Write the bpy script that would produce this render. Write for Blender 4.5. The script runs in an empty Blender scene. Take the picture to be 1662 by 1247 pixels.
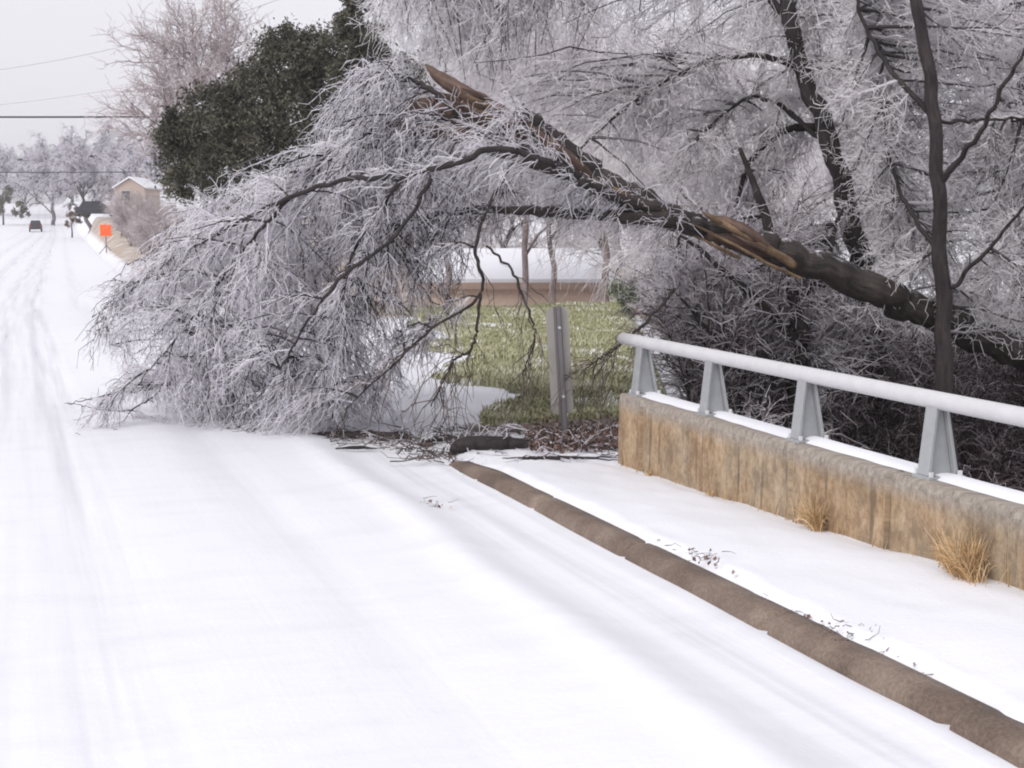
import bpy, math, random
import numpy as np

# ------------------------------------------------------------------ camera, sky, sun, exposure
SC = bpy.context.scene
COL = SC.collection
FPX, IW, IH = 2400.0, 1662.0, 1247.0
EYE = 1.9
PITCH = math.atan(268.5 / FPX)

cam_d = bpy.data.cameras.new("camera")
cam_d.sensor_width = 36.0
cam_d.lens = 36.0 * FPX / IW
cam_d.clip_start = 0.1
cam_d.clip_end = 4000.0
cam = bpy.data.objects.new("camera", cam_d)
COL.objects.link(cam)
cam.location = (0, 0, EYE)
cam.rotation_euler = (math.pi / 2 - PITCH, 0, 0)
SC.camera = cam

SUN_EL, SUN_AZ = math.radians(40), math.radians(222)      # soft sun set behind the camera on the left to brighten the facing twigs
world = bpy.data.worlds.new("World")
SC.world = world
world.use_nodes = True
wn, wl = world.node_tree.nodes, world.node_tree.links
bg = wn["Background"]
sky = wn.new("ShaderNodeTexSky")
sky.sky_type = 'NISHITA'
sky.sun_disc = False
sky.sun_elevation = SUN_EL
sky.sun_rotation = SUN_AZ
sky.dust_density = 4.0
hs = wn.new("ShaderNodeHueSaturation")
hs.inputs['Saturation'].default_value = 0.12
mixw = wn.new("ShaderNodeMix"); mixw.data_type = 'RGBA'
mixw.inputs[0].default_value = 0.86                        # the cloud deck
mixw.inputs[7].default_value = (7.3, 7.2, 7.72, 1)
wl.new(sky.outputs[0], hs.inputs['Color'])
wl.new(hs.outputs[0], mixw.inputs[6])
wl.new(mixw.outputs[2], bg.inputs['Color'])
bg.inputs['Strength'].default_value = 0.1

sun_d = bpy.data.lights.new("sun", 'SUN')
sun_d.energy = 1.5
sun_d.angle = math.radians(30)
sun_d.color = (1, 0.97, 0.93)
sun = bpy.data.objects.new("sun", sun_d)
COL.objects.link(sun)
sun.location = (-30, 30, 40)
sun.rotation_euler = (math.pi / 2 - SUN_EL, 0, math.pi - SUN_AZ)

SC.view_settings.view_transform = 'Standard'
SC.view_settings.look = 'None'
SC.view_settings.exposure = 0.42
SC.view_settings.gamma = 1.0
SC.cycles.max_bounces = 18
SC.cycles.diffuse_bounces = 16
SC.cycles.transmission_bounces = 16
SC.cycles.glossy_bounces = 2
SC.cycles.filter_width = 2.0

rng = np.random.default_rng(11)
random.seed(5)

# ------------------------------------------------------------------ pixel -> world, road frame
cP, sP = math.cos(PITCH), math.sin(PITCH)
def P(px, py, depth):
    X = (px - IW / 2) / FPX; Y = -(py - IH / 2) / FPX
    d = np.array([X, cP + Y * sP, -sP + Y * cP])
    return np.array([0, 0, EYE]) + d * (depth / d[1])
def PV(px, py, depth):
    X = (px - IW / 2) / FPX; Y = -(py - IH / 2) / FPX
    dy = cP + Y * sP; dz = -sP + Y * cP
    k = depth / dy
    return np.stack([X * k, depth * np.ones_like(X), EYE + dz * k], -1)

AV = (30 - IW / 2) / FPX
_n = math.hypot(1, AV)
U = np.array([AV / _n, 1 / _n]); V = np.array([1 / _n, -AV / _n])
S_C = [-50, 40, 100, 200, 380, 700, 2000]; C_C = [0, 0, 1.6, 4.5, 8.5, 14, 20]
def cshift(s): return np.interp(s, S_C, C_C)
def st(s, t, z=None):
    s = np.asarray(s, float); t = np.asarray(t, float)
    tt = t + cshift(s)
    x = U[0] * s + V[0] * tt; y = U[1] * s + V[1] * tt
    if z is None: return x, y
    return np.stack([x, y, np.broadcast_to(z, x.shape)], -1)
def to_st(x, y):
    s = U[0] * x + U[1] * y; t = V[0] * x + V[1] * y
    return s, t - cshift(s)
def smooth(a): a = np.clip(a, 0, 1); return a * a * (3 - 2 * a)
S_Z = [-60, 0, 5, 12, 40, 100, 190, 240, 300, 400, 440, 520, 900, 3000]
Z_Z = [.2, .05, 0, -.09, -.33, -.42, -.35, .15, 1.8, 5.6, 6.1, 5.2, 4.0, 4.0]
_ss = np.linspace(-60, 3000, 6121)
_zz = np.interp(_ss, S_Z, Z_Z)
_k = np.ones(9) / 9.0
_zz = np.convolve(np.pad(_zz, 4, mode='edge'), _k, 'valid')
def zr(s): return np.interp(s, _ss, _zz)
def vnoise(x, y, seed=0):
    xi = np.floor(x).astype(int); yi = np.floor(y).astype(int)
    fx = x - xi; fy = y - yi
    fx = fx * fx * (3 - 2 * fx); fy = fy * fy * (3 - 2 * fy)
    def h(a, b):
        n = np.sin(a * 127.1 + b * 311.7 + seed * 74.7) * 43758.5453
        return n - np.floor(n)
    return (h(xi, yi) * (1 - fx) + h(xi + 1, yi) * fx) * (1 - fy) + (h(xi, yi + 1) * (1 - fx) + h(xi + 1, yi + 1) * fx) * fy
def fbm(x, y, seed=0): return vnoise(x, y, seed) * .55 + vnoise(2.1 * x, 2.1 * y, seed + 3) * .3 + vnoise(4.3 * x, 4.3 * y, seed + 7) * .15
def ravine(s, t):
    """0..1 : how deep in the creek bed"""
    tb = np.where(s < 12.5, 5.0, 5.6 + (s - 13.5) * .42)
    edge = np.where(s < 12.5, 1.6, 3.0)
    d = smooth((t - tb) / edge) * (1 - smooth((t - tb - 15) / 8))
    return d * (1 - smooth((s - 34) / 12))
def hf(s, t):
    s = np.asarray(s, float); t = np.asarray(t, float)
    z = zr(s) + .03
    inroad = smooth((t + 4.5) / .3) * (1 - smooth((t - 3.25) / .35))
    z = z - inroad * .12
    z = z - 2.1 * ravine(s, t)
    z = z + smooth((s - 60) / 90) * smooth((t - 3.6) / 1.6) * (1.0 + .012 * np.clip(s - 60, 0, 120)) * (1 - smooth((t - 12) / 6) * (s < 70))
    z = z - smooth((s - 34) / 8) * (1 - smooth((s - 62) / 10)) * smooth((t - 9) / 3) * 2.1
    z = z + (fbm(s * .35, t * .35, 2) - .5) * .14 * smooth((np.abs(t) - 4.3) / 2)
    return z
def gz(x, y):
    s, t = to_st(np.asarray(x, float), np.asarray(y, float))
    onroad = (t > -4.4) & (t < 3.3)
    return np.where(onroad, zr(s) + .02, hf(s, t))

# ------------------------------------------------------------------ materials
def mat(name, base=(.5, .5, .5), rough=.7, metal=0.0, spec=.5):
    m = bpy.data.materials.new(name); m.use_nodes = True
    b = m.node_tree.nodes["Principled BSDF"]
    b.inputs['Base Color'].default_value = (*base, 1)
    b.inputs['Roughness'].default_value = rough
    b.inputs['Metallic'].default_value = metal
    b.inputs['Specular IOR Level'].default_value = spec
    return m, m.node_tree.nodes, m.node_tree.links, b
def ramp(N, stops):
    r = N.new("ShaderNodeValToRGB")
    e = r.color_ramp.elements
    while len(e) < len(stops): e.new(.5)
    for el, (p, c) in zip(e, stops):
        el.position = p; el.color = (*c, 1)
    return r
def noise(N, L, scale, detail=4, rough=.55, vec=None, stretch=None, coord='Object'):
    n = N.new("ShaderNodeTexNoise")
    n.inputs['Scale'].default_value = scale; n.inputs['Detail'].default_value = detail
    n.inputs['Roughness'].default_value = rough
    tc = N.new("ShaderNodeTexCoord")
    src = tc.outputs[coord] if vec is None else vec
    if stretch:
        mp = N.new("ShaderNodeMapping"); mp.inputs['Scale'].default_value = stretch
        L.new(src, mp.inputs['Vector']); src = mp.outputs[0]
    L.new(src, n.inputs['Vector'])
    return n
def bump(N, L, b, height, strength=.3, dist=.02):
    bp = N.new("ShaderNodeBump"); bp.inputs['Strength'].default_value = strength; bp.inputs['Distance'].default_value = dist
    L.new(height, bp.inputs['Height']); L.new(bp.outputs[0], b.inputs['Normal'])
    return bp
def attr(N, name):
    a = N.new("ShaderNodeAttribute"); a.attribute_name = name
    return a
def mixc(N, L, fac, a, b):
    m = N.new("ShaderNodeMix"); m.data_type = 'RGBA'
    for i, v in ((0, fac), (6, a), (7, b)):
        if hasattr(v, 'links'): L.new(v, m.inputs[i])
        elif i == 0: m.inputs[i].default_value = v
        else: m.inputs[i].default_value = (*v, 1)
    return m.outputs[2]
def math_(N, L, op, a, b=None, clamp=False):
    m = N.new("ShaderNodeMath"); m.operation = op; m.use_clamp = clamp
    for i, v in ((0, a), (1, b)):
        if v is None: continue
        if hasattr(v, 'links'): L.new(v, m.inputs[i])
        else: m.inputs[i].default_value = v
    return m.outputs[0]

SNOW = (.775, .78, .82)
def make_snow_road():
    m, N, L, b = mat("packed_snow", SNOW, .5)
    a = attr(N, "track_shade")
    n1 = noise(N, L, 1.6, 6, .6, stretch=(1, 1, 1))
    # long streaks in the wheel tracks and the painted gutter shade, along the road
    uv = attr(N, "frame")
    mp = N.new("ShaderNodeMapping"); mp.inputs['Scale'].default_value = (7, .13, 1)
    L.new(uv.outputs['Vector'], mp.inputs['Vector'])
    n2 = noise(N, L, 1.0, 5, .6, vec=mp.outputs[0])
    mp3 = N.new("ShaderNodeMapping"); mp3.inputs['Scale'].default_value = (.9, 3.2, 1)
    L.new(uv.outputs['Vector'], mp3.inputs['Vector'])
    n3 = noise(N, L, 1.0, 4, .6, vec=mp3.outputs[0])
    r2 = ramp(N, [(.42, (0, 0, 0)), (.68, (1, 1, 1))]); L.new(n2.outputs[0], r2.inputs[0])
    r3 = ramp(N, [(.5, (0, 0, 0)), (.75, (1, 1, 1))]); L.new(n3.outputs[0], r3.inputs[0])
    f = math_(N, L, 'MULTIPLY', a.outputs['Fac'], r2.outputs[0])
    f = math_(N, L, 'ADD', f, math_(N, L, 'MULTIPLY', r3.outputs[0], .16), True)
    c = mixc(N, L, f, SNOW, (.50, .51, .57))
    L.new(c, b.inputs['Base Color'])
    r4 = N.new("ShaderNodeMapRange"); r4.inputs[3].default_value = .55; r4.inputs[4].default_value = .22
    L.new(f, r4.inputs[0]); L.new(r4.outputs[0], b.inputs['Roughness'])
    ng = noise(N, L, 28, 5, .65)
    h = math_(N, L, 'ADD', math_(N, L, 'MULTIPLY', ng.outputs[0], .25), math_(N, L, 'MULTIPLY', n3.outputs[0], 1.0))
    h = math_(N, L, 'ADD', h, math_(N, L, 'MULTIPLY', n2.outputs[0], .35))
    bump(N, L, b, h, .3, .03)
    return m
def make_snow(name, tint=SNOW, gs=9):
    m, N, L, b = mat(name, tint, .6)
    n1 = noise(N, L, 1.3, 6, .6); n2 = noise(N, L, gs * 4, 4, .6)
    c = mixc(N, L, n1.outputs[0], tint, tuple(x * .93 for x in tint)); L.new(c, b.inputs['Base Color'])
    h = math_(N, L, 'ADD', n1.outputs[0], math_(N, L, 'MULTIPLY', n2.outputs[0], .2)); bump(N, L, b, h, .4, .04)
    return m
def make_ground():
    m, N, L, b = mat("snowy_ground", SNOW, .75)
    li, de = attr(N, "litter"), attr(N, "dead")
    n1 = noise(N, L, .9, 7, .65); n2 = noise(N, L, 6, 6, .7); n3 = noise(N, L, 22, 4, .7)
    rl = ramp(N, [(.3, (.035, .026, .022)), (.5, (.09, .068, .055)), (.7, (.19, .155, .13))]); L.new(n2.outputs[0], rl.inputs[0])
    rd = ramp(N, [(.25, (.17, .115, .08)), (.5, (.36, .27, .19)), (.75, (.5, .42, .33))]); L.new(n2.outputs[0], rd.inputs[0])
    def mask(a, gain):
        s = math_(N, L, 'ADD', math_(N, L, 'MULTIPLY', n1.outputs[0], .6), math_(N, L, 'MULTIPLY', n3.outputs[0], .5))
        s = math_(N, L, 'ADD', math_(N, L, 'SUBTRACT', s, .55), math_(N, L, 'SUBTRACT', a.outputs['Fac'], .5))
        return math_(N, L, 'ADD', math_(N, L, 'MULTIPLY', s, gain), .5, True)
    c = mixc(N, L, mask(de, 5), SNOW, rd.outputs[0])
    c = mixc(N, L, mask(li, 6), c, rl.outputs[0])
    L.new(c, b.inputs['Base Color'])
    bump(N, L, b, math_(N, L, 'ADD', n2.outputs[0], n3.outputs[0]), .5, .05)
    return m
def make_bark(name, dark, light, sc=14, ice=.0):
    m, N, L, b = mat(name, dark, .72)
    bk = attr(N, "bk")
    mp = N.new("ShaderNodeMapping"); mp.inputs['Scale'].default_value = (22, 22, 3.2); L.new(bk.outputs['Vector'], mp.inputs['Vector'])
    nf = noise(N, L, 1.0, 6, .7, vec=mp.outputs[0])
    n1 = noise(N, L, sc, 6, .7, stretch=(1, 1, .35)); n2 = noise(N, L, 3, 3)
    s = math_(N, L, 'ADD', math_(N, L, 'MULTIPLY', n1.outputs[0], .3), math_(N, L, 'MULTIPLY', n2.outputs[0], .2))
    s = math_(N, L, 'ADD', s, math_(N, L, 'MULTIPLY', nf.outputs[0], .5))
    r = ramp(N, [(.40, dark), (.54, tuple((a + c) / 2 for a, c in zip(dark, light))), (.64, light)]); L.new(s, r.inputs[0])
    col = r.outputs[0]
    if ice:      # sleet frozen on the upper side
        g = N.new("ShaderNodeNewGeometry"); sp = N.new("ShaderNodeSeparateXYZ"); L.new(g.outputs['Normal'], sp.inputs[0])
        n4 = noise(N, L, 7, 5, .7)
        k = math_(N, L, 'ADD', math_(N, L, 'MULTIPLY', sp.outputs[2], .55), math_(N, L, 'MULTIPLY', n4.outputs[0], 1.2))
        k = math_(N, L, 'MULTIPLY', math_(N, L, 'SUBTRACT', k, 1.28 - ice), 5.0, True)
        col = mixc(N, L, k, col, (.62, .61, .65))
    L.new(col, b.inputs['Base Color']); bump(N, L, b, s, 1.0, .05)
    return m
def make_icy(name, stops, rough=.32, ice=0.0):
    m, N, L, b = mat(name, (.4, .4, .42), rough, spec=.6)
    a = attr(N, "val"); r = ramp(N, stops); L.new(a.outputs['Fac'], r.inputs[0]); L.new(r.outputs[0], b.inputs['Base Color'])
    if ice:
        t = N.new("ShaderNodeBsdfTranslucent"); L.new(r.outputs[0], t.inputs['Color'])
        mx = N.new("ShaderNodeMixShader"); mx.inputs[0].default_value = ice
        out = N["Material Output"]; L.new(b.outputs[0], mx.inputs[1]); L.new(t.outputs[0], mx.inputs[2]); L.new(mx.outputs[0], out.inputs['Surface'])
    return m
def make_plain(name, base, rough=.6, metal=0, var=.18, sc=8):
    m, N, L, b = mat(name, base, rough, metal)
    n1 = noise(N, L, sc, 5, .65)
    c = mixc(N, L, n1.outputs[0], tuple(min(1, x * (1 + var)) for x in base), tuple(x * (1 - var) for x in base))
    L.new(c, b.inputs['Base Color']); bump(N, L, b, n1.outputs[0], .12, .01)
    return m
def make_wall():
    m, N, L, b = mat("stained_concrete", (.4, .32, .24), .9)
    uv = attr(N, "frame")
    def nz(sc, d=5, r=.65):
        mp = N.new("ShaderNodeMapping"); mp.inputs['Scale'].default_value = sc
        L.new(uv.outputs['Vector'], mp.inputs['Vector']); return noise(N, L, 1.0, d, r, vec=mp.outputs[0])
    n1 = nz((4.5, 3.2, 1), 8, .72); n2 = nz((22, 14, 1), 7, .8); n3 = nz((1.4, 1.1, 1), 4); n5 = nz((13, .9, 1), 5, .7)
    s = math_(N, L, 'ADD', math_(N, L, 'MULTIPLY', n1.outputs[0], .55), math_(N, L, 'MULTIPLY', n2.outputs[0], .45))
    r = ramp(N, [(.36, (.075, .05, .033)), (.46, (.19, .13, .08)), (.54, (.36, .265, .17)), (.65, (.56, .45, .32))]); L.new(s, r.inputs[0])
    r3 = ramp(N, [(.42, (.36, .215, .105)), (.58, (.36, .30, .225))]); L.new(n3.outputs[0], r3.inputs[0])
    c = mixc(N, L, .3, r.outputs[0], r3.outputs[0])
    r5 = ramp(N, [(.54, (0, 0, 0)), (.66, (.75, .75, .75))]); L.new(n5.outputs[0], r5.inputs[0])
    c = mixc(N, L, r5.outputs[0], c, (.085, .062, .045))
    sep = N.new("ShaderNodeSeparateXYZ"); L.new(uv.outputs['Vector'], sep.inputs[0])
    top = N.new("ShaderNodeMapRange"); top.inputs[1].default_value = .40; top.inputs[2].default_value = .50
    zz = math_(N, L, 'ADD', sep.outputs[1], math_(N, L, 'MULTIPLY', n1.outputs[0], .06))
    L.new(zz, top.inputs[0])
    r4 = ramp(N, [(.35, (.15, .125, .10)), (.6, (.36, .32, .28))]); L.new(n2.outputs[0], r4.inputs[0])
    c = mixc(N, L, top.outputs[0], c, r4.outputs[0])
    L.new(c, b.inputs['Base Color']); bump(N, L, b, s, .5, .02)
    return m
def make_kerb():
    m, N, L, b = mat("wet_kerb_concrete", (.2, .15, .12), .75)
    n1 = noise(N, L, 2.2, 7, .6); n2 = noise(N, L, 60, 4, .7)
    s = math_(N, L, 'ADD', math_(N, L, 'MULTIPLY', n1.outputs[0], .6), math_(N, L, 'MULTIPLY', n2.outputs[0], .4))
    r = ramp(N, [(.34, (.06, .042, .032)), (.5, (.15, .108, .083)), (.68, (.28, .22, .175))]); L.new(s, r.inputs[0])
    L.new(r.outputs[0], b.inputs['Base Color']); bump(N, L, b, n2.outputs[0], .25, .008)
    return m
def make_brick(name, c1, c2):
    m, N, L, b = mat(name, c1, .85)
    t = N.new("ShaderNodeTexBrick"); tc = N.new("ShaderNodeTexCoord")
    mp = N.new("ShaderNodeMapping"); mp.inputs['Rotation'].default_value = (math.pi / 2, 0, 0)
    L.new(tc.outputs['Object'], mp.inputs[0]); L.new(mp.outputs[0], t.inputs['Vector'])
    t.inputs['Scale'].default_value = 4; t.inputs['Color1'].default_value = (*c1, 1); t.inputs['Color2'].default_value = (*c2, 1)
    t.inputs['Mortar'].default_value = (.4, .36, .32, 1); t.inputs['Mortar Size'].default_value = .012
    L.new(t.outputs[0], b.inputs['Base Color'])
    return m

M = {}
M['road'] = make_snow_road()
M['snow'] = make_snow("fresh_snow")
M['ground'] = make_ground()
M['bark'] = make_bark("wet_bark", (.007, .005, .005), (.085, .064, .057), 11, .2)
M['bark_black'] = make_bark("black_wet_bark", (.006, .004, .005), (.055, .04, .039), 14, .1)
M['bark_pale'] = make_bark("pale_bark", (.16, .12, .115), (.46, .39, .37), 14, .3)
M['bark_grey'] = make_bark("icy_bark", (.05, .04, .042), (.28, .25, .26), 14, .3)
M['bark_brown'] = make_bark("brown_peeled_wood", (.04, .022, .016), (.20, .125, .095), 11)
M['torn'] = make_bark("torn_wood", (.05, .028, .014), (.33, .22, .125), 11)
D0 = (.035, .027, .03)
M['frost'] = make_icy("iced_twigs", [(0, D0), (.16, (.10, .078, .088)), (.26, (.66, .625, .68)), (.45, (.90, .875, .925)), (1, (.98, .965, .99))], .25, .5)
M['frost_pale'] = make_icy("pale_iced_twigs", [(0, (.08, .07, .075)), (.13, (.25, .23, .25)), (.19, (.80, .765, .80)), (.42, (.93, .905, .93)), (1, (.985, .97, .985))], .3, .52)
M['brush'] = make_icy("brown_brush", [(0, (.02, .014, .014)), (.30, (.075, .045, .048)), (.48, (.32, .255, .275)), (.65, (.72, .68, .71)), (1, (.92, .9, .94))], .32, .4)
M['pink_twigs'] = make_icy("bare_pinkish_twigs", [(0, (.26, .20, .20)), (.5, (.46, .39, .40)), (1, (.74, .70, .72))])
M['twig_brown'] = make_icy("bare_brown_twigs", [(0, (.03, .02, .018)), (.6, (.12, .085, .07)), (1, (.34, .29, .27))])
M['ever'] = make_icy("evergreen_leaves", [(0, (.018, .018, .012)), (.4, (.058, .054, .032)), (.75, (.112, .104, .068)), (1, (.18, .172, .13))], .75)
M['bush_green'] = make_icy("frosted_green_leaves", [(0, (.05, .06, .03)), (.6, (.17, .2, .12)), (1, (.5, .53, .48))], .6)
M['blade'] = make_icy("lawn_blades", [(0, (.14, .15, .075)), (.4, (.31, .31, .175)), (.7, (.43, .42, .27)), (.88, (.6, .6, .48)), (1, (.88, .88, .89))], .6)
M['straw'] = make_icy("dead_grass_blades", [(0, (.22, .12, .045)), (.5, (.58, .37, .17)), (1, (.78, .62, .42))], .7)
M['leaf'] = make_icy("dead_leaves", [(0, (.035, .02, .016)), (.5, (.11, .055, .042)), (.8, (.22, .13, .10)), (1, (.62, .58, .58))], .7)
M['wall'] = make_wall()
M['kerb'] = make_kerb()
M['galv'] = make_plain("galvanised_rail", (.56, .555, .57), .5, .1, .16, 7)
M['galv_dark'] = make_plain("cast_aluminium_post", (.36, .37, .38), .5, .35, .2, 14)
M['sign_back'] = make_plain("weathered_sheet_metal", (.34, .325, .30), .55, .2, .18, 5)
M['post'] = make_plain("steel_channel", (.19, .18, .185), .6, .4, .2, 10)
M['orange'] = make_plain("orange_sign_sheeting", (.95, .13, .02), .5, 0, .04)
M['car_dark'] = make_plain("dark_car_paint", (.03, .031, .04), .25, .2, .1)
M['glass'] = make_plain("dark_glass", (.02, .022, .028), .1, 0, .05)
M['tyre'] = make_plain("tyre_rubber", (.02, .02, .02), .9)
M['lamp_red'] = make_plain("red_lens", (.35, .02, .02), .3)
M['brick_red'] = make_brick("brick", (.36, .2, .15), (.42, .27, .21))
M['brick_tan'] = make_brick("tan_brick", (.42, .33, .29), (.5, .4, .35))
M['brick_pale'] = make_brick("pale_brick", (.62, .47, .38), (.68, .55, .46))
M['trim'] = make_plain("brown_trim", (.4, .29, .24), .7)
M['window'] = M['glass']
M['wire'] = make_plain("black_wire", (.045, .045, .05), .6)
M['wire_ice'] = make_plain("iced_wire", (.5, .5, .53), .4)
M['pole'] = make_bark("pole_wood", (.09, .07, .06), (.22, .19, .17))
def make_lawn():
    m, N, L, b = mat("frosty_lawn", (.15, .16, .06), .9)
    n1 = noise(N, L, 1.1, 6, .65); n2 = noise(N, L, 12, 5, .7)
    s = math_(N, L, 'ADD', math_(N, L, 'MULTIPLY', n1.outputs[0], .6), math_(N, L, 'MULTIPLY', n2.outputs[0], .4))
    r = ramp(N, [(.3, (.17, .175, .09)), (.48, (.33, .325, .185)), (.60, (.42, .41, .27)), (.63, (.5, .49, .36)), (.70, (.84, .84, .86))]); L.new(s, r.inputs[0])
    L.new(r.outputs[0], b.inputs['Base Color']); bump(N, L, b, n2.outputs[0], .6, .05)
    return m
M['lawn'] = make_lawn()

# ------------------------------------------------------------------ mesh + object helpers
def mesh_np(name, verts, faces, k, smooth_=True, val=None):
    """faces: (F,k) int array"""
    me = bpy.data.meshes.new(name)
    verts = np.ascontiguousarray(verts, np.float32).reshape(-1, 3)
    faces = np.ascontiguousarray(faces, np.int32).reshape(-1, k)
    me.vertices.add(len(verts)); me.vertices.foreach_set("co", verts.ravel())
    me.loops.add(faces.size); me.loops.foreach_set("vertex_index", faces.ravel())
    me.polygons.add(len(faces)); me.polygons.foreach_set("loop_start", np.arange(len(faces), dtype=np.int32) * k)
    me.polygons.foreach_set("use_smooth", np.full(len(faces), smooth_, dtype=bool))
    me.update(calc_edges=True)
    if val is not None: addattr(me, "val", val)
    return me
def addattr(me, name, v, typ='FLOAT'):
    a = me.attributes.new(name, typ, 'POINT')
    v = np.ascontiguousarray(v, np.float32)
    a.data.foreach_set('value' if typ == 'FLOAT' else 'vector', v.ravel())
def link(name, me, m, parent=None, loc=None):
    if m is not None: me.materials.append(m)
    o = bpy.data.objects.new(name, me); COL.objects.link(o)
    if loc is not None: o.location = loc
    if parent is not None: o.parent = parent
    return o
def tag(o, label, cat, group=None):
    o['label'] = label; o['category'] = cat
    if group: o['group'] = group
    return o
def kind(o, k): o['kind'] = k; return o
def thing(name, label, cat, loc=(0, 0, 0), rz=0, group=None):
    o = bpy.data.objects.new(name, None); COL.objects.link(o)
    o.empty_display_size = .2
    o.location = loc; o.rotation_euler = (0, 0, rz)
    return tag(o, label, cat, group)

class MB:
    """collects polygons"""
    def __init__(s): s.v = []; s.f = []
    def add(s, vs, fs):
        b = len(s.v); s.v += [tuple(map(float, v)) for v in vs]; s.f += [tuple(b + i for i in f) for f in fs]; return s
    def hexa(s, bot, top):
        return s.add(list(bot) + list(top), [(3, 2, 1, 0), (4, 5, 6, 7), (0, 1, 5, 4), (1, 2, 6, 5), (2, 3, 7, 6), (3, 0, 4, 7)])
    def box(s, x0, x1, y0, y1, z0, z1):
        return s.hexa([(x0, y0, z0), (x1, y0, z0), (x1, y1, z0), (x0, y1, z0)], [(x0, y0, z1), (x1, y0, z1), (x1, y1, z1), (x0, y1, z1)])
    def cyl(s, c, r, h, axis='z', n=14):
        vs = []
        for e in (-h / 2, h / 2):
            for i in range(n):
                a = 2 * math.pi * i / n; p, q = r * math.cos(a), r * math.sin(a)
                vs.append({'z': (c[0] + p, c[1] + q, c[2] + e), 'x': (c[0] + e, c[1] + p, c[2] + q), 'y': (c[0] + q, c[1] + e, c[2] + p)}[axis])
        fs = [tuple(range(n - 1, -1, -1)), tuple(range(n, 2 * n))] + [(i, (i + 1) % n, n + (i + 1) % n, n + i) for i in range(n)]
        return s.add(vs, fs)
    def prism(s, poly, axis, a0, a1):
        """poly in the other two axes (x,z) extruded along y, or (y,z) along x"""
        n = len(poly); vs = []
        for a in (a0, a1):
            for p, q in poly: vs.append((p, a, q) if axis == 'y' else (a, p, q))
        return s.add(vs, [tuple(range(n)), tuple(range(2 * n - 1, n - 1, -1))] + [(i, n + i, n + (i + 1) % n, (i + 1) % n) for i in range(n)])
    def build(s, name, m, parent=None, bevel=0, loc=None, smooth_=False):
        me = bpy.data.meshes.new(name); me.from_pydata(s.v, [], s.f); me.update()
        import bmesh
        bm = bmesh.new(); bm.from_mesh(me); bmesh.ops.recalc_face_normals(bm, faces=bm.faces)
        if bevel:
            bmesh.ops.bevel(bm, geom=list(bm.edges), offset=bevel, segments=2, affect='EDGES', profile=.5)
        if smooth_:
            for f in bm.faces: f.smooth = True
        bm.to_mesh(me); bm.free()
        return link(name, me, m, parent, loc)

def tubes(pts, r0, r1, sides=3, val=None, rad=None):
    """pts (N,S,3) -> verts, quads, per-vertex val"""
    N_, S_, _ = pts.shape
    tan = np.gradient(pts, axis=1)
    tan /= np.linalg.norm(tan, axis=2, keepdims=True) + 1e-9
    ref = np.where(np.abs(tan[..., 2:3]) > .9, np.array([1., 0, 0]), np.array([0, 0, 1.]))
    n = np.cross(tan, ref); n /= np.linalg.norm(n, axis=2, keepdims=True) + 1e-9
    b = np.cross(tan, n)
    if rad is None:
        u = np.linspace(0, 1, S_)[None, :]
        rad = np.asarray(r0).reshape(-1, 1) * (1 - u) + np.asarray(r1).reshape(-1, 1) * u
        rad = np.broadcast_to(rad, (N_, S_))
    ang = np.arange(sides) * 2 * np.pi / sides
    V_ = pts[:, :, None, :] + rad[:, :, None, None] * (np.cos(ang)[None, None, :, None] * n[:, :, None, :] + np.sin(ang)[None, None, :, None] * b[:, :, None, :])
    idx = np.arange(N_ * S_ * sides).reshape(N_, S_, sides)
    a = idx[:, :-1, :]; c = idx[:, 1:, :]
    F = np.stack([a, np.roll(a, -1, 2), np.roll(c, -1, 2), c], -1).reshape(-1, 4)
    vv = None
    if val is not None: vv = np.repeat(np.asarray(val), S_ * sides)
    return V_.reshape(-1, 3), F, vv
def tube_mesh(name, parts):
    vs, fs, vals, o = [], [], [], 0
    for v, f, a in parts:
        vs.append(v); fs.append(f + o); o += len(v); vals.append(a if a is not None else np.full(len(v), .2))
    return mesh_np(name, np.concatenate(vs), np.concatenate(fs), 4, True, np.concatenate(vals))
def spline(ctrl, n):
    """Catmull-Rom through rows of ctrl"""
    c = np.asarray(ctrl, float); k = len(c)
    e = np.vstack([2 * c[0] - c[1], c, 2 * c[-1] - c[-2]])
    u = np.linspace(0, k - 1 - 1e-6, n); i = u.astype(int); f = (u - i)[:, None]
    p0, p1, p2, p3 = e[i], e[i + 1], e[i + 2], e[i + 3]
    return .5 * (2 * p1 + (p2 - p0) * f + (2 * p0 - 5 * p1 + 4 * p2 - p3) * f ** 2 + (3 * p1 - p0 - 3 * p2 + p3) * f ** 3)
def unit(v): return v / (np.linalg.norm(v, axis=-1, keepdims=True) + 1e-9)
def lerp_on(cur, idx, t):
    S_ = cur.shape[1]; x = t * (S_ - 1); i = np.minimum(x.astype(int), S_ - 2); f = (x - i)[:, None]
    a, b = cur[idx, i], cur[idx, i + 1]
    return a * (1 - f) + b * f, unit(b - a)
def spawn(cur, n, L, tr=(.15, 1), ang=(.4, 1.0), grav=.3, S_=4, bias=(0, 0, 0), rg=rng, jit=.06):
    N_ = len(cur); idx = rg.integers(0, N_, n); t = rg.uniform(*tr, n)
    p, tan = lerp_on(cur, idx, t)
    rnd = unit(rg.normal(size=(n, 3))); perp = unit(np.cross(tan, rnd))
    a = rg.uniform(*ang, n)[:, None]
    d = unit(tan * np.cos(a) + perp * np.sin(a) + np.array(bias))
    ln = rg.uniform(L[0], L[1], n)[:, None, None]
    u = np.linspace(0, 1, S_)[None, :, None]
    pts = p[:, None] + d[:, None] * ln * u + np.array([0, 0, -1.]) * grav * ln * u ** 2
    if jit:
        j = rg.normal(size=(n, S_, 3)) * jit * ln; j[:, 0] = 0
        pts = pts + j
    return pts
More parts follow.
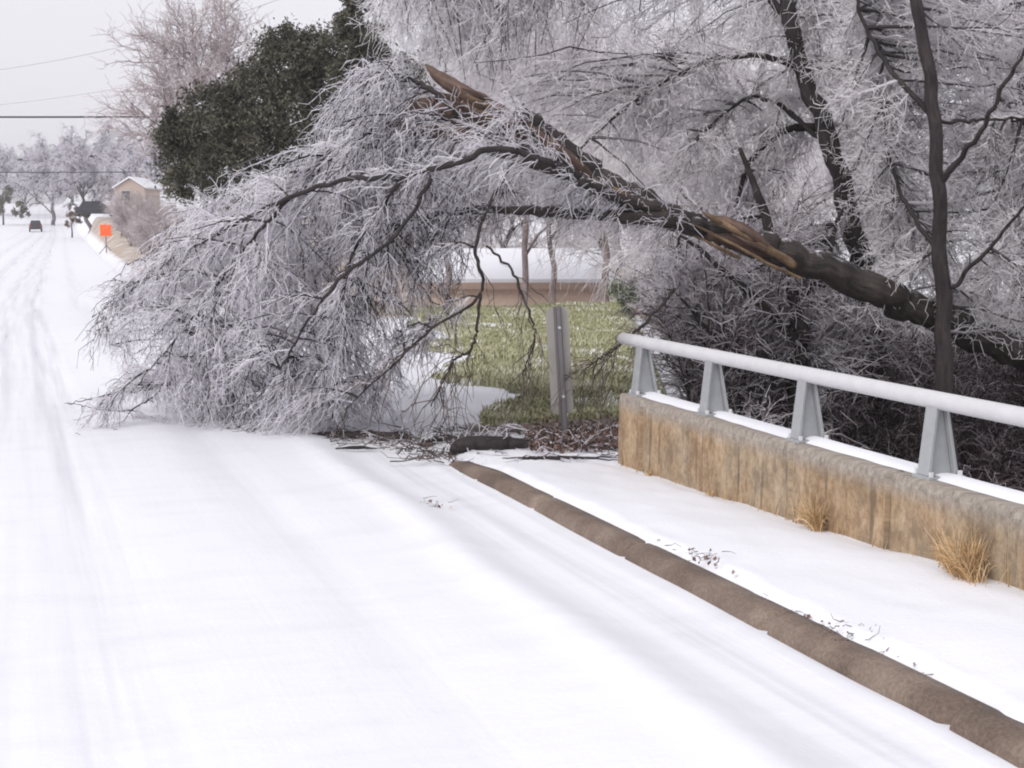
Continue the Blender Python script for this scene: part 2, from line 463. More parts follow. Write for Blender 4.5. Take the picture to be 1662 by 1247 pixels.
def in_poly(px, py, poly):
    poly = np.asarray(poly, float); r = np.zeros(px.shape, bool); j = len(poly) - 1
    for i in range(len(poly)):
        xi, yi = poly[i]; xj, yj = poly[j]
        r ^= ((yi > py) != (yj > py)) & (px < (xj - xi) * (py - yi) / (yj - yi + 1e-12) + xi); j = i
    return r
def sample_poly(poly, n, rg=rng):
    poly = np.asarray(poly, float); lo, hi = poly.min(0), poly.max(0); out = np.zeros((0, 2))
    while len(out) < n:
        q = rg.uniform(lo, hi, (n * 2, 2)); out = np.vstack([out, q[in_poly(q[:, 0], q[:, 1], poly)]])
    return out[:n]
def branchlets(origins, targets, arch=.25, S_=8, rg=rng, jit=.025, up_pen=3.0, cand=40):
    n = len(targets); ci = rg.integers(0, len(origins), (n, cand))
    c = origins[ci]; d = c - targets[:, None]
    cost = np.linalg.norm(d, axis=2) + up_pen * np.clip(targets[:, None, 2] - c[..., 2], 0, None)
    b = c[np.arange(n), cost.argmin(1)]
    ln = np.linalg.norm(targets - b, axis=1)[:, None]
    mid = b + (targets - b) * .5 + np.array([0, 0, 1.]) * ln * arch
    u = np.linspace(0, 1, S_)[None, :, None]
    pts = (1 - u) ** 2 * b[:, None] + 2 * u * (1 - u) * mid[:, None] + u ** 2 * targets[:, None]
    j = rg.normal(size=pts.shape) * jit * ln[:, None] * u * (1.2 - u); return pts + j
def clamp_ground(pts, off=.012):
    g = gz(pts[..., 0], pts[..., 1]) + off
    pts[..., 2] = np.maximum(pts[..., 2], g); return pts
def leaves(centres, size, n_out=None, rg=rng, aspect=.35, up=0.0):
    """small bent leaf quads at centres"""
    n = len(centres); d = unit(rg.normal(size=(n, 3)) + np.array([0, 0, up])); s = unit(np.cross(d, rg.normal(size=(n, 3))))
    L_ = rg.uniform(*size, n)[:, None]
    nn = np.cross(d, s)
    v = np.stack([centres - d * L_ * .5, centres + s * L_ * aspect * .5 + nn * L_ * .1, centres + d * L_ * .5, centres - s * L_ * aspect * .5 + nn * L_ * .1], 1)
    return v.reshape(-1, 3), np.arange(n * 4).reshape(-1, 4)
def copy_tree(root, loc, rz, sc=1.0, label=None, group=None):
    r = root.copy(); COL.objects.link(r); r.location = loc; r.rotation_euler = (0, 0, rz); r.scale = (sc, sc, sc)
    if label: r['label'] = label
    if group: r['group'] = group
    for ch in list(root.children):
        c = ch.copy(); COL.objects.link(c); c.parent = r
    return r

# ------------------------------------------------------------------ the setting: ground, road, pavement, kerb
def grid(sv, tv, zf):
    S2, T2 = np.meshgrid(sv, tv, indexing='ij')
    z = zf(S2, T2); x, y = st(S2, T2)
    v = np.stack([x, y, z], -1).reshape(-1, 3)
    a, b = S2.shape; i = np.arange(a * b).reshape(a, b)
    f = np.stack([i[:-1, :-1], i[:-1, 1:], i[1:, 1:], i[1:, :-1]], -1).reshape(-1, 4)
    return v, f, S2.ravel(), T2.ravel()
sv = np.concatenate([np.arange(-60, -6, 3), np.arange(-6, 50, .4), np.arange(50, 160, 2), np.arange(160, 520, 8), np.array([560, 640, 800, 1100, 1600, 2400])])
tv = np.concatenate([np.array([-1500, -700, -300, -140, -80, -45, -28, -18, -12]), np.arange(-9, 30, .35), np.array([32, 36, 42, 50, 65, 90, 140, 250, 500, 1200])])
v, f, s_, t_ = grid(sv, tv, hf)
me = mesh_np("ground", v, f, 4)
lit = np.clip(ravine(s_, t_) * .72, 0, 1)
lit = np.maximum(lit, (1 - smooth(np.abs(s_ - 13.2) / 1.3)) * smooth((t_ - 3.6) / .4) * (1 - smooth((t_ - 6) / 1)) * .62)
lit = np.maximum(lit, .75 * smooth((s_ - 24) / 6) * smooth((t_ - 16) / 5) * (1 - smooth((s_ - 60) / 10)))
dead = smooth((s_ - 36) / 10) * smooth((t_ - 3.5) / .8) * (1 - smooth((s_ - 170) / 40)) * (1 - smooth((t_ - 26) / 10)) * .57
dead = np.maximum(dead, smooth((s_ - 30) / 3) * (1 - smooth((s_ - 38) / 4)) * smooth((t_ - 4) / 1.5) * (1 - smooth((t_ - 15) / 4)) * .8)
addattr(me, "litter", lit); addattr(me, "dead", dead)
kind(link("ground", me, M['ground']), 'structure')

def road_z(s, t):
    z = zr(s) + .03
    wob = (fbm(s * .25, s * 0, 5) - .5) * .22
    near = 1 - smooth((s - 11) / 4)
    z = z - .055 * smooth((t - (2.5 + wob)) / .3) * near                      # cleared gutter strip
    z = z + .035 * np.exp(-((t - (2.42 + wob)) / .12) ** 2) * near            # little windrow
    z = z + .02 * smooth((t - 3.1) / .15) * near
    for c, w in ((.35, .17), (-1.25, .2), (1.55, .2), (-2.6, .2)):            # ruts
        ww = (fbm(s * .12, s * 0 + c, 9) - .5) * .3
        z = z - .014 * np.exp(-((t - c - ww) / w) ** 2)
    z = z + (fbm(s * 1.1, t * 2.2, 12) - .5) * .018 + (fbm(s * .3, t * .6, 13) - .5) * .03
    return z
rsv = np.concatenate([np.arange(-10, 30, .07), np.arange(30, 80, .5), np.arange(80, 200, 3), np.arange(200, 460, 5), np.arange(470, 900, 30)])
rtv = np.linspace(-4.4, 3.3, 111)
v, f, s_, t_ = grid(rsv, rtv, road_z)
me = mesh_np("road", v, f, 4)
trk = sum(np.exp(-((t_ - c) / w) ** 2) * k for c, w, k in ((.32, .24, 1.), (-.28, .22, .9), (-1.25, .3, 1.), (1.5, .3, .3), (-2.6, .3, .8)))
gutter_shade = smooth((t_ - 2.55) / .35) * (1 - smooth((s_ - 11) / 3)) * .45  # shade of the gutter put into the snow colour as a greyer strip
trk = np.clip(trk * (.35 + .65 * smooth((s_ - 8) / 12)) + gutter_shade, 0, 1)
addattr(me, "track_shade", trk); addattr(me, "frame", np.stack([t_, s_, s_ * 0], -1), 'FLOAT_VECTOR')
kind(link("road", me, M['road']), 'structure')

Z_PAVE = ([-6, 5, 8, 10.8, 13], [.33, .185, .07, -.035, -.1])
def kerb_top(s): return zr(s) + .082 - .05 * smooth((s - 10.4) / 1.0)
def pave_z(s, t):
    k = smooth((t - 3.35) / 1.1)
    z = (kerb_top(s) + .022) * (1 - k) + np.interp(s, *Z_PAVE) * k + (fbm(s * .8, t * 1.5, 21) - .5) * .05 + (fbm(s * 3, t * 4, 22) - .5) * .02
    z = z - .06 * (1 - smooth((t - 3.33 - .07 * vnoise(s * 1.6, s * 0, 31) - .05 * vnoise(s * 7, s * 0, 33)) / .10)) - .04 * smooth((t - 4.3) / .2) * (fbm(s * 2, t, 4))
    return z - .2 * smooth((s - 11.0 - (fbm(t * 2.5, t * 0, 8) - .5) * .8) / .7)
psv = np.arange(-6, 12.4, .06); ptv = np.linspace(3.32, 4.53, 34)
v, f, s_, t_ = grid(psv, ptv, pave_z)
kind(link("pavement", mesh_np("pavement", v, f, 4), M['snow']), 'structure')

ksv = np.arange(-6, 11.35, .02)
joints = [7.72, 6.02, 9.3, 10.6, 4.6]
prof = [(3.235, -.16), (3.241, -.02), (3.25, .035), (3.266, .07), (3.295, .094), (3.34, .104), (3.42, .09), (3.44, -.1)]
def kerb_pts():
    rows = []
    for s in ksv:
        inset = sum(.035 * math.exp(-((s - j) / .022) ** 2) for j in joints)
        base = float(zr(s)); top = kerb_top(s)
        w = (vnoise(np.array([s * 2.3]), np.array([.5]), 3)[0] - .5) * .012
        w2 = (vnoise(np.array([s * 7.]), np.array([1.5]), 5)[0] - .5) * .007
        row = []
        for k, (t, z) in enumerate(prof):
            zz = base + z if z < 0 else base + .0 + z / .104 * (top - base)
            tt = t + (.5 * w + inset if 0 < k < 6 else 0)
            row.append((s, tt, zz - (inset + w2 if 1 < k < 6 else 0)))
        rows.append(row)
    return np.array(rows)
kp = kerb_pts(); a, b_, _ = kp.shape
kv = st(kp[..., 0].ravel(), kp[..., 1].ravel(), kp[..., 2].ravel())
i = np.arange(a * b_).reshape(a, b_)
kf = np.stack([i[:-1, :-1], i[1:, :-1], i[1:, 1:], i[:-1, 1:]], -1).reshape(-1, 4)
km = mesh_np("kerb", kv, kf, 4)
capf = [list(range((a - 1) * b_, a * b_))]
kerb = kind(link("kerb", km, M['kerb']), 'structure')

# lawn beyond the bridge end
def lawn_t1(s): return 6.4 + (s - 13.5) * .40
lsv = np.arange(13.2, 36.5, .3)
lu = np.linspace(0, 1, 40)
S2, U2 = np.meshgrid(lsv, lu, indexing='ij')
def lawn_t0(s): return 4.4 + .2 * (s - 13.2) + .3 * np.sin(s * 1.3) + .7 * (fbm(s * 1.7, s * 0, 55) - .5)
T2 = lawn_t0(S2) + U2 * (lawn_t1(S2) - lawn_t0(S2))
x, y = st(S2, T2)
edge = np.minimum(np.minimum(U2, 1 - U2) * 8, np.minimum((S2 - 13.2) / 1, (36.5 - S2) / 1)); edge = smooth(edge)
z = hf(S2, T2) - .03 + .055 * edge + (fbm(S2 * .8, T2 * .8, 31) - .5) * .12 * edge
i = np.arange(S2.size).reshape(S2.shape)
f = np.stack([i[:-1, :-1], i[:-1, 1:], i[1:, 1:], i[1:, :-1]], -1).reshape(-1, 4)
kind(link("lawn", mesh_np("lawn", np.stack([x, y, z], -1), f, 4), M['lawn']), 'structure')
# grass blades
n = 52000
s = 13.4 + (rng.random(n) ** 1.5) * 22.5; uu = rng.uniform(.02, .98, n); t = lawn_t0(s) + uu * (lawn_t1(s) - lawn_t0(s))
x, y = st(s, t); zb = hf(s, t) - .005 + (fbm(s * .8, t * .8, 31) - .5) * .12
patch = fbm(s * .6, t * .9, 41); frostp = fbm(s * .9, t * 2.2, 43)
h = rng.uniform(.035, .10, n) * (.5 + patch); az = rng.uniform(0, 2 * np.pi, n); w = rng.uniform(.008, .018, n)
lean = rng.uniform(.1, .9, n) * h
bx = np.stack([x, y, zb], -1); du = np.stack([np.cos(az), np.sin(az), 0 * az], -1); dl = np.stack([np.cos(az + 1.4), np.sin(az + 1.4), 0 * az], -1)
mid = bx + np.array([0, 0, 1.]) * h[:, None] * .6 + dl * lean[:, None] * .3
tip = bx + np.array([0, 0, 1.]) * h[:, None] + dl * lean[:, None]
gv = np.stack([bx - du * w[:, None], bx + du * w[:, None], mid + du * w[:, None] * .7, mid - du * w[:, None] * .7, tip], 1)
gi = np.arange(n)[:, None] * 5
gf = np.concatenate([gi + np.array([0, 1, 2]), gi + np.array([0, 2, 3]), gi + np.array([3, 2, 4])])
val = np.clip(patch * .9 + rng.normal(0, .14, n), 0, .82); val = np.where((frostp > .62) & (rng.random(n) < .35), .97, val)
kind(link("grass", mesh_np("grass", gv, gf, 3, False, np.repeat(val, 5)), M['blade']), 'stuff')

# ------------------------------------------------------------------ bridge wall and rail
W0, W1, WT = 4.50, 4.80, .52
wall_s = [-4.0]
wj = [10.35, 8.02, 6.95, 5.2, 3.2]
grid_s = sorted(list(np.arange(-4, 10.8, .25)) + [10.8] + [j + d for j in wj for d in (-.03, -.012, .012, .03)])
wp = [(W0, -.9), (W0 - .004, -.2), (W0, .1), (W0, .47), (W0 + .012, WT - .006), (W0 + .03, WT), (W1 - .03, WT), (W1, WT - .03), (W1, -2.2)]
rows = []
for s in grid_s:
    ins = .018 if any(abs(s - j) < .02 for j in wj) else 0
    rows.append([(s, t + (ins if k < 5 else 0) + (vnoise(np.array([s * 3.]), np.array([k * 1.7]), 3)[0] - .5) * .012 * (k in (1, 2, 3)), z - (ins * .6 if 3 < k < 8 else 0)) for k, (t, z) in enumerate(wp)])
wpn = np.array(rows); a, b_, _ = wpn.shape
wv = st(wpn[..., 0].ravel(), wpn[..., 1].ravel(), wpn[..., 2].ravel())
i = np.arange(a * b_).reshape(a, b_)
wf = [tuple(q) for q in np.stack([i[:-1, :-1], i[1:, :-1], i[1:, 1:], i[:-1, 1:]], -1).reshape(-1, 4)]
wf += [tuple(i[-1]), tuple(i[0][::-1])]
wme = bpy.data.meshes.new("parapet_wall"); wme.from_pydata([tuple(p) for p in wv], [], wf); wme.update()
addattr(wme, "frame", np.stack([wpn[..., 0].ravel() + (wpn[..., 1].ravel() - W0), wpn[..., 2].ravel(), 0 * wpn[..., 0].ravel()], -1), 'FLOAT_VECTOR')
wall = thing("bridge_wall", "low brown stained concrete bridge parapet with snow along its top beside the pavement", "wall")
link("parapet", wme, M['wall'], wall)
csv = np.arange(-4, 10.77, .06); ctv = np.linspace(0, 1, 7)
S2, T2 = np.meshgrid(csv, ctv, indexing='ij')
edge_t = W0 + .05 + .035 * vnoise(csv * 1.3, csv * 0, 4) + .02 * vnoise(csv * 6, csv * 0, 6)
T3 = edge_t[:, None] + T2 * (W1 - .005 - edge_t[:, None])
z = WT + .002 + .028 * np.sin(np.clip(T2 * 1.15, 0, 1) * np.pi) ** .6 * (.5 + .8 * vnoise(S2 * 2, T2 * 2, 9))
x, y = st(S2, T3); i = np.arange(S2.size).reshape(S2.shape)
link("snow_cap", mesh_np("snow_cap", np.stack([x, y, z], -1), np.stack([i[:-1, :-1], i[:-1, 1:], i[1:, 1:], i[1:, :-1]], -1).reshape(-1, 4), 4), M['snow'], wall)

rail = thing("bridge_rail", "grey metal tube handrail on tapered posts along the parapet wall", "railing")
RT, RZ = 4.625, .938
rs = np.linspace(-3.5, 11.02, 40)
pts = st(rs, np.full_like(rs, RT), np.full_like(rs, RZ))[None]
tv_, tf_, _ = tubes(pts, .049, .049, 16)
tm = bpy.data.meshes.new("rail_tube")
fl = [tuple(q) for q in tf_] + [tuple(range(15, -1, -1)), tuple(range(39 * 16, 40 * 16))]
tm.from_pydata([tuple(p) for p in tv_], [], fl); tm.update(); tm.polygons.foreach_set("use_smooth", np.array([True] * len(tf_) + [False] * 2)); link("rail_tube", tm, M['galv'], rail)
def L2W(s, t, z):
    x, y = st(s, t); return (float(x), float(y), z)
def make_post(s):
    m = MB(); hw = .05; zt = RZ - .03
    tb0, tb1, tt0, tt1 = W0 + .045, W1 - .06, RT - .036, RT + .04
    def slab(s0, s1, q):        # q: 4 (t,z)
        m.hexa([L2W(s0, *p) for p in q], [L2W(s1, *p) for p in q])
    z0 = WT + .018
    slab(s - hw, s + hw, [(tb0, z0), (tb0 + .022, z0), (tt0 + .018, zt), (tt0, zt)])
    slab(s - hw, s + hw, [(tb1 - .022, z0), (tb1, z0), (tt1, zt), (tt1 - .018, zt)])
    slab(s - .016, s + .016, [(tb0 + .022, z0), (tb1 - .022, z0), (tt1 - .018, zt), (tt0 + .018, zt)])
    slab(s - hw, s + hw, [(tt0 - .004, zt), (tt1 + .004, zt), (tt1 + .004, zt + .012), (tt0 - .004, zt + .012)])
    slab(s - .08, s + .08, [(tb0 - .012, WT - .004), (tb1 + .02, WT - .004), (tb1 + .02, z0), (tb0 - .012, z0)])
    p = m.build("post", M['galv_dark'], rail, .004)
    for ds in (-.066, .066):
        for tt in (tb0 + .012, tb1 - .004):
            bm_ = MB(); x, y = st(s + ds, tt); bm_.cyl((float(x), float(y), z0 + .012), .014, .026, n=6); bm_.build("bolt", M['galv'], p)
for s in (10.62, 9.39, 8.08, 6.70, 5.3, 3.9): make_post(s)

# dead grass tufts along the wall foot
def tuft(px_s, t, hgt, spread, n, label, seed):
    rg = np.random.default_rng(seed); x0, y0 = st(px_s, t); z0 = float(pave_z(np.array(px_s), np.array(min(t, 4.5)))) - .02
    root = np.stack([rg.normal(0, spread * .35, n) * U[0] + 0 * rg.random(n), rg.normal(0, spread * .35, n) * U[1], np.zeros(n)], -1)
    az = rg.uniform(0, 2 * np.pi, n); d = np.stack([np.cos(az) * .5, np.sin(az) * .5, np.ones(n) * 1.25], -1) + np.array([-V[0], -V[1], 0]) * rg.uniform(0, .45, n)[:, None]
    L_ = rg.uniform(.35, 1, n)[:, None, None] * hgt; u = np.linspace(0, 1, 6)[None, :, None]
    pts = root[:, None] + unit(d)[:, None] * L_ * u + np.array([0, 0, -1.]) * L_ * rg.uniform(.05, .6, n)[:, None, None] * u ** 2.4 + np.array([V[0], V[1], 0]) * 0
    # keep blades in front of the wall face
    tt = (pts[..., 0] * V[0] + pts[..., 1] * V[1]); lim = (W0 - .012) - t
    over = np.clip(tt - lim, 0, None)[..., None]; pts = pts - np.array([V[0], V[1], 0]) * over
    tv2, tf2, vv = tubes(pts, rg.uniform(.0018, .004, n), np.full(n, .001), 3, np.clip(rg.normal(.5, .25, n), 0, 1))
    o = link("dead_grass_tuft", tube_mesh("dead_grass_tuft", [(tv2, tf2, vv)]), M['straw'], None, (float(x0), float(y0), z0))
    tag(o, label, "dead grass", "dead grass tufts along the foot of the bridge wall")
tuft(6.08, 4.39, .31, .24, 700, "largest pale orange straw tuft at the wall foot near the right edge", 1)
tuft(7.62, 4.45, .29, .14, 210, "thin straw tuft standing against the middle of the brown wall", 2)
tuft(9.05, 4.46, .10, .07, 60, "tiny straw tuft at the wall foot below the second rail post", 3)
tuft(10.1, 4.46, .09, .07, 60, "small matted straw tuft near the far end of the wall", 5)

# thin dry stalks hanging on and growing along the face of the wall
n = 160
s = rng.uniform(4.5, 10.75, n); clump = vnoise(s * 1.6, s * 0, 71) * .6 + vnoise(s * 5, s * 0, 72) * .4
keep = rng.random(n) < clump ** 1.5 * 1.3; s = s[keep]; n = len(s); clump = clump[keep]
z0 = pave_z(s, np.full(n, 4.48)) - .03; hh = rng.uniform(.05, .20, n) * (.4 + clump); u = np.linspace(0, 1, 5)[None, :]
ds = rng.normal(0, .3, n)[:, None] * hh[:, None] * u; tt = W0 - .012 - rng.uniform(.0, .05, n)[:, None] * (1 - u) - .02 * rng.random(n)[:, None] * u ** 3
pts = st(s[:, None] + ds, tt, z0[:, None] + hh[:, None] * u)
link_ = link("dry_stalks", tube_mesh("dry_stalks", [tubes(pts, rng.uniform(.002, .0042, n), np.full(n, .001), 3, np.clip(rng.normal(.4, .25, n), 0, 1))]), M['straw'])
kind(link_, 'stuff')

# twigs and crumbs fallen by the kerb
def litter(px, py, spread, n, label, seed, z=None, leafn=30):
    rg = np.random.default_rng(seed)
    depth = 7.0
    for _ in range(30):
        p = P(px, py, depth); s, t = to_st(p[0], p[1]); zz = float(pave_z(s, min(max(t, 3.36), 4.5))) if t > 3.3 else float(road_z(s, t))
        k = (EYE - zz) / (EYE - p[2]); depth *= k
    p = P(px, py, depth)
    s0 = rg.normal(0, spread, n); t0 = rg.normal(0, .07, n)
    az = rg.uniform(0, 2 * np.pi, n); L_ = rg.uniform(.03, .11, n)[:, None, None]; u = np.linspace(0, 1, 5)[None, :, None]
    r0 = np.stack([U[0] * s0 + V[0] * t0, U[1] * s0 + V[1] * t0, rg.uniform(.005, .03, n)], -1)
    d = np.stack([np.cos(az), np.sin(az), rg.uniform(0, .22, n)], -1)
    pts = r0[:, None] + d[:, None] * L_ * u + rg.normal(size=(n, 5, 3)) * .012 * u
    a = tubes(pts, rg.uniform(.002, .004, n), np.full(n, .0012), 3, rg.uniform(.2, 1, n))
    LT.append((a[0] + p, a[1], a[2]))
    s1 = rg.normal(0, spread * 1.1, leafn); t1 = rg.normal(0, .06, leafn)
    c = np.stack([U[0] * s1 + V[0] * t1, U[1] * s1 + V[1] * t1, rg.uniform(.0, .02, leafn)], -1)
    lv, lf = leaves(c, (.015, .045), rg=rg, aspect=.7)
    LL.append((lv + p, lf, np.repeat(rg.uniform(.3, .95, leafn), 4)))
LT, LL = [], []
litter(1310, 1000, .28, 60, "longest scatter of broken twigs on the snow behind the kerb", 1, leafn=90)
litter(1385, 1030, .12, 30, "upright twig scraps at the right end of the twig scatter", 2)
litter(1130, 905, .12, 14, "small twig scraps beside the kerb joint", 3, leafn=22)
litter(1500, 1085, .10, 16, "lone twig sticking up by the near part of the kerb", 4, leafn=30)
litter(705, 822, .10, 10, "dark scrap of twig lying on the road by the kerb end", 5, leafn=8)
litter(755, 765, .06, 10, "dark twig stub resting on the tip of the kerb", 6, leafn=8)

def debris(poly, dr, n, rg=np.random.default_rng(77)):
    q = sample_poly(poly, n, rg); c = PV(q[:, 0], q[:, 1], rg.uniform(*dr, n)); c[:, 2] = gz(c[:, 0], c[:, 1]) + rg.uniform(.01, .05, n)
    az = rg.uniform(0, 2 * np.pi, n); L_ = rg.uniform(.08, .4, n)[:, None, None]; u = np.linspace(-.5, .5, 5)[None, :, None]
    p = c[:, None] + np.stack([np.cos(az), np.sin(az) * .6, rg.uniform(-.15, .35, n)], -1)[:, None] * L_ * u + rg.normal(size=(n, 5, 3)) * .02
    p[..., 2] = np.maximum(p[..., 2], gz(p[..., 0], p[..., 1]) + .006)
    LT.append(tubes(p, rg.uniform(.003, .009, n), np.full(n, .002), 3, np.clip(rg.normal(.3, .3, n), 0, 1)))
debris([(520, 690), (700, 690), (1005, 690), (1003, 752), (880, 750), (700, 735), (560, 715)], (12.5, 13.7), 240)
debris([(620, 735), (720, 740), (760, 765), (700, 770)], (11.8, 12.6), 50)
kind(link("twig_litter", tube_mesh("twig_litter", LT), M['twig_brown']), 'stuff')

# ------------------------------------------------------------------ object marker at the bridge end
def marker():
    p = P(916, 712, 12.75)
    o = thing("object_marker", "grey back of a narrow marker sign on a leaning steel post past the bridge end", "sign", (p[0], p[1], p[2]), 0)
    o.rotation_euler = (math.radians(2), math.radians(-4.2), math.radians(14))
    m = MB(); zt = 1.16
    m.box(-.032, -.014, -.02, .0, -.3, zt).box(.014, .032, -.02, .0, -.3, zt).box(-.016, .016, -.045, -.03, -.3, zt)
    m.hexa([(-.018, -.03, -.3), (-.014, -.02, -.3), (-.014, 0, -.3), (-.02, -.015, -.3)], [(-.018, -.03, zt), (-.014, -.02, zt), (-.014, 0, zt), (-.02, -.015, zt)])
    m.hexa([(.018, -.03, -.3), (.014, -.02, -.3), (.014, 0, -.3), (.02, -.015, -.3)], [(.018, -.03, zt), (.014, -.02, zt), (.014, 0, zt), (.02, -.015, zt)])
    m.build("post", M['post'], o, 0)
    m = MB(); w, z0, z1, r = .10, .22, 1.15, .03
    poly = [(-w + r, z0), (w - r, z0), (w, z0 + r), (w, z1 - r), (w - r, z1), (-w + r, z1), (-w, z1 - r), (-w, z0 + r)]
    m.prism(poly, 'y', .002, .006)
    pn = m.build("panel", M['sign_back'], o, 0)
    for z in (.38, .98):
        m = MB(); m.cyl((0, -.05, z), .012, .02, 'y', 6); m.build("bolt", M['galv'], o)
marker()

# ------------------------------------------------------------------ the fallen tree
def limb_pts(ctrl, n=22, wob=.02, rg=rng):
    c = np.array([[*P(a, b, d), r] for a, b, d, r in ctrl])
    s = spline(c, n)
    s[1:-1, :3] += rg.normal(0, 1, (n - 2, 3)) * wob * np.clip(s[1:-1, 3:4] * 6, .3, 1)
    return s
def limb_mesh(name, s, sides=9, rough=.14, rg=rng, cap=True):
    ln = float(np.linalg.norm(np.diff(s[:, :3], axis=0), axis=1).sum()); rm = float(s[:, 3].mean())
    k = int(np.clip(ln / (rm * .7), len(s), 110))
    if k > len(s): s = spline(s, k)
    sides = sides + 3
    pts = s[None, :, :3]; rad = s[None, :, 3]
    v, f, _ = tubes(pts, 0, 0, sides, rad=rad)
    n = len(s); ctr = np.repeat(s[:, :3], sides, 0)
    al = np.repeat(np.linspace(0, ln / max(rm, .01), n), sides); an = np.tile(np.abs(np.linspace(-1, 1, sides)), n) * 3.2
    sd = int(rg.integers(0, 50))
    nz = (fbm(an * .9, al * .22, sd) - .5) * 2.4 + (fbm(an * 2.6, al * .7, sd + 5) - .5) * 1.2
    v = ctr + (v - ctr) * (1 + rough * nz + rg.normal(0, rough * .12, len(v)))[:, None]
    me = bpy.data.meshes.new(name)
    me.from_pydata([tuple(p) for p in v], [], [tuple(q) for q in f] + [tuple(range(sides - 1, -1, -1)), tuple(range((n - 1) * sides, n * sides))])
    me.update(); me.polygons.foreach_set("use_smooth", np.ones(len(me.polygons), bool))
    addattr(me, "val", np.full(len(v), .1))
    pa = np.tile(np.arange(sides) * 2 * np.pi / sides, n); rr = max(rm, .03)
    addattr(me, "bk", np.stack([np.cos(pa) * rr, np.sin(pa) * rr, al * max(rm, .01)], -1), 'FLOAT_VECTOR')
    return me
base = P(1800, 640, 15.2)
ft = thing("fallen_tree", "big broken ice-coated tree leaning over the rail with its crown collapsed on the road", "fallen tree", tuple(base))
def lk(name, me, m):
    o = link(name, me, m, ft); o.location = (-base[0], -base[1], -base[2]); return o
trunk = limb_pts([(a_, b_, c_, r_ * .86) for a_, b_, c_, r_ in [(1830, 645, 15.3, .20), (1700, 588, 14.9, .185), (1600, 548, 14.6, .175), (1500, 508, 14.3, .17), (1420, 472, 14.1, .165), (1330, 434, 13.9, .16), (1250, 402, 13.8, .15), (1180, 380, 13.7, .125), (1120, 362, 13.65, .10)]], 40, .03)
lk("trunk", limb_mesh("trunk", trunk, 18, .13), M['bark'])
LIMBS = [
    # thick broken limb pointing up left
    [(1130, 366, 13.7, .10), (1060, 340, 13.6, .115), (975, 292, 13.5, .115), (915, 245, 13.4, .11), (868, 205, 13.3, .095), (838, 178, 13.25, .05)],
    # pale iced limb under it
    [(1130, 362, 13.65, .085), (1000, 318, 13.3, .06), (930, 290, 13.1, .05), (850, 262, 13.0, .035), (790, 248, 13.0, .02)],
    # level limb
    [(1160, 380, 13.7, .09), (1090, 356, 13.5, .075), (1000, 350, 13.4, .06), (900, 344, 13.4, .05), (800, 340, 13.5, .04), (700, 348, 13.6, .028), (620, 372, 13.7, .018)],
    # the arching limb that drops to the road
    [(960, 300, 13.2, .05), (880, 258, 12.9, .04), (800, 244, 12.8, .036), (730, 268, 12.8, .034), (665, 285, 12.9, .03), (615, 340, 13.0, .026), (565, 432, 13.1, .022), (548, 550, 13.3, .017), (540, 680, 13.5, .011)],
    [(660, 290, 12.9, .03), (560, 292, 13.1, .028), (450, 330, 13.4, .025), (360, 375, 13.9, .022), (280, 420, 14.4, .019), (215, 470, 14.8, .014), (150, 515, 15.2, .007)],
    [(470, 322, 13.4, .022), (400, 400, 13.6, .02), (340, 480, 13.8, .017), (290, 545, 14, .012), (210, 640, 14.6, .006)],
    [(700, 290, 12.8, .024), (660, 360, 12.7, .022), (610, 410, 12.7, .02), (560, 445, 12.8, .022), (500, 520, 13.0, .016), (455, 600, 13.2, .009)],
    [(840, 255, 13, .022), (800, 320, 12.9, .02), (772, 400, 12.8, .02), (780, 478, 12.8, .018), (700, 535, 12.8, .014), (630, 600, 12.9, .011), (560, 665, 13.2, .008)],
    [(780, 478, 12.8, .018), (768, 560, 12.8, .014), (735, 590, 12.8, .012), (700, 660, 12.9, .007)],
    [(790, 400, 12.8, .014), (830, 440, 12.7, .014), (856, 500, 12.7, .012), (868, 550, 12.7, .01), (848, 610, 12.7, .006)],
    [(1095, 470, 13.3, .018), (1060, 512, 13.0, .018), (1015, 552, 12.8, .014), (975, 580, 12.7, .01), (948, 600, 12.7, .006)],
    # upper limbs reaching left, above
    [(870, 250, 13.2, .035), (800, 215, 13.5, .03), (720, 195, 13.8, .028), (640, 200, 14.1, .025), (560, 235, 14.5, .025), (480, 290, 14.9, .014)],
    [(760, 200, 13.7, .03), (690, 140, 14, .028), (620, 120, 14.4, .022), (560, 150, 14.8, .014)],
    [(640, 200, 14.1, .025), (540, 290, 14.8, .025), (440, 400, 15.4, .022), (360, 520, 15.8, .016), (300, 640, 16, .009)],
    [(560, 235, 14.5, .02), (430, 310, 15.3, .02), (330, 390, 16, .016), (240, 470, 16.4, .012), (180, 560, 16.6, .007)],
    # whips lying out over the road
    [(330, 560, 14.8, .012), (260, 625, 14.9, .012), (180, 640, 15.3, .01), (105, 657, 15.8, .004)],
    [(300, 600, 14.6, .01), (210, 665, 14.7, .009), (110, 655, 15.4, .004)],
]
limb_s = []
for c in LIMBS:
    s = limb_pts(c, 40, .022)
    if len(limb_s) > 2: s[:, 3] *= .78
    limb_s.append(s)
    ss = s.copy(); ss[:, :3] = clamp_ground(ss[:, :3].copy(), .03); s[:, :3] = ss[:, :3]
    lk("limb", limb_mesh("limb", s, 9, .17), M['bark'] if len(limb_s) < 4 else M['bark_black'])
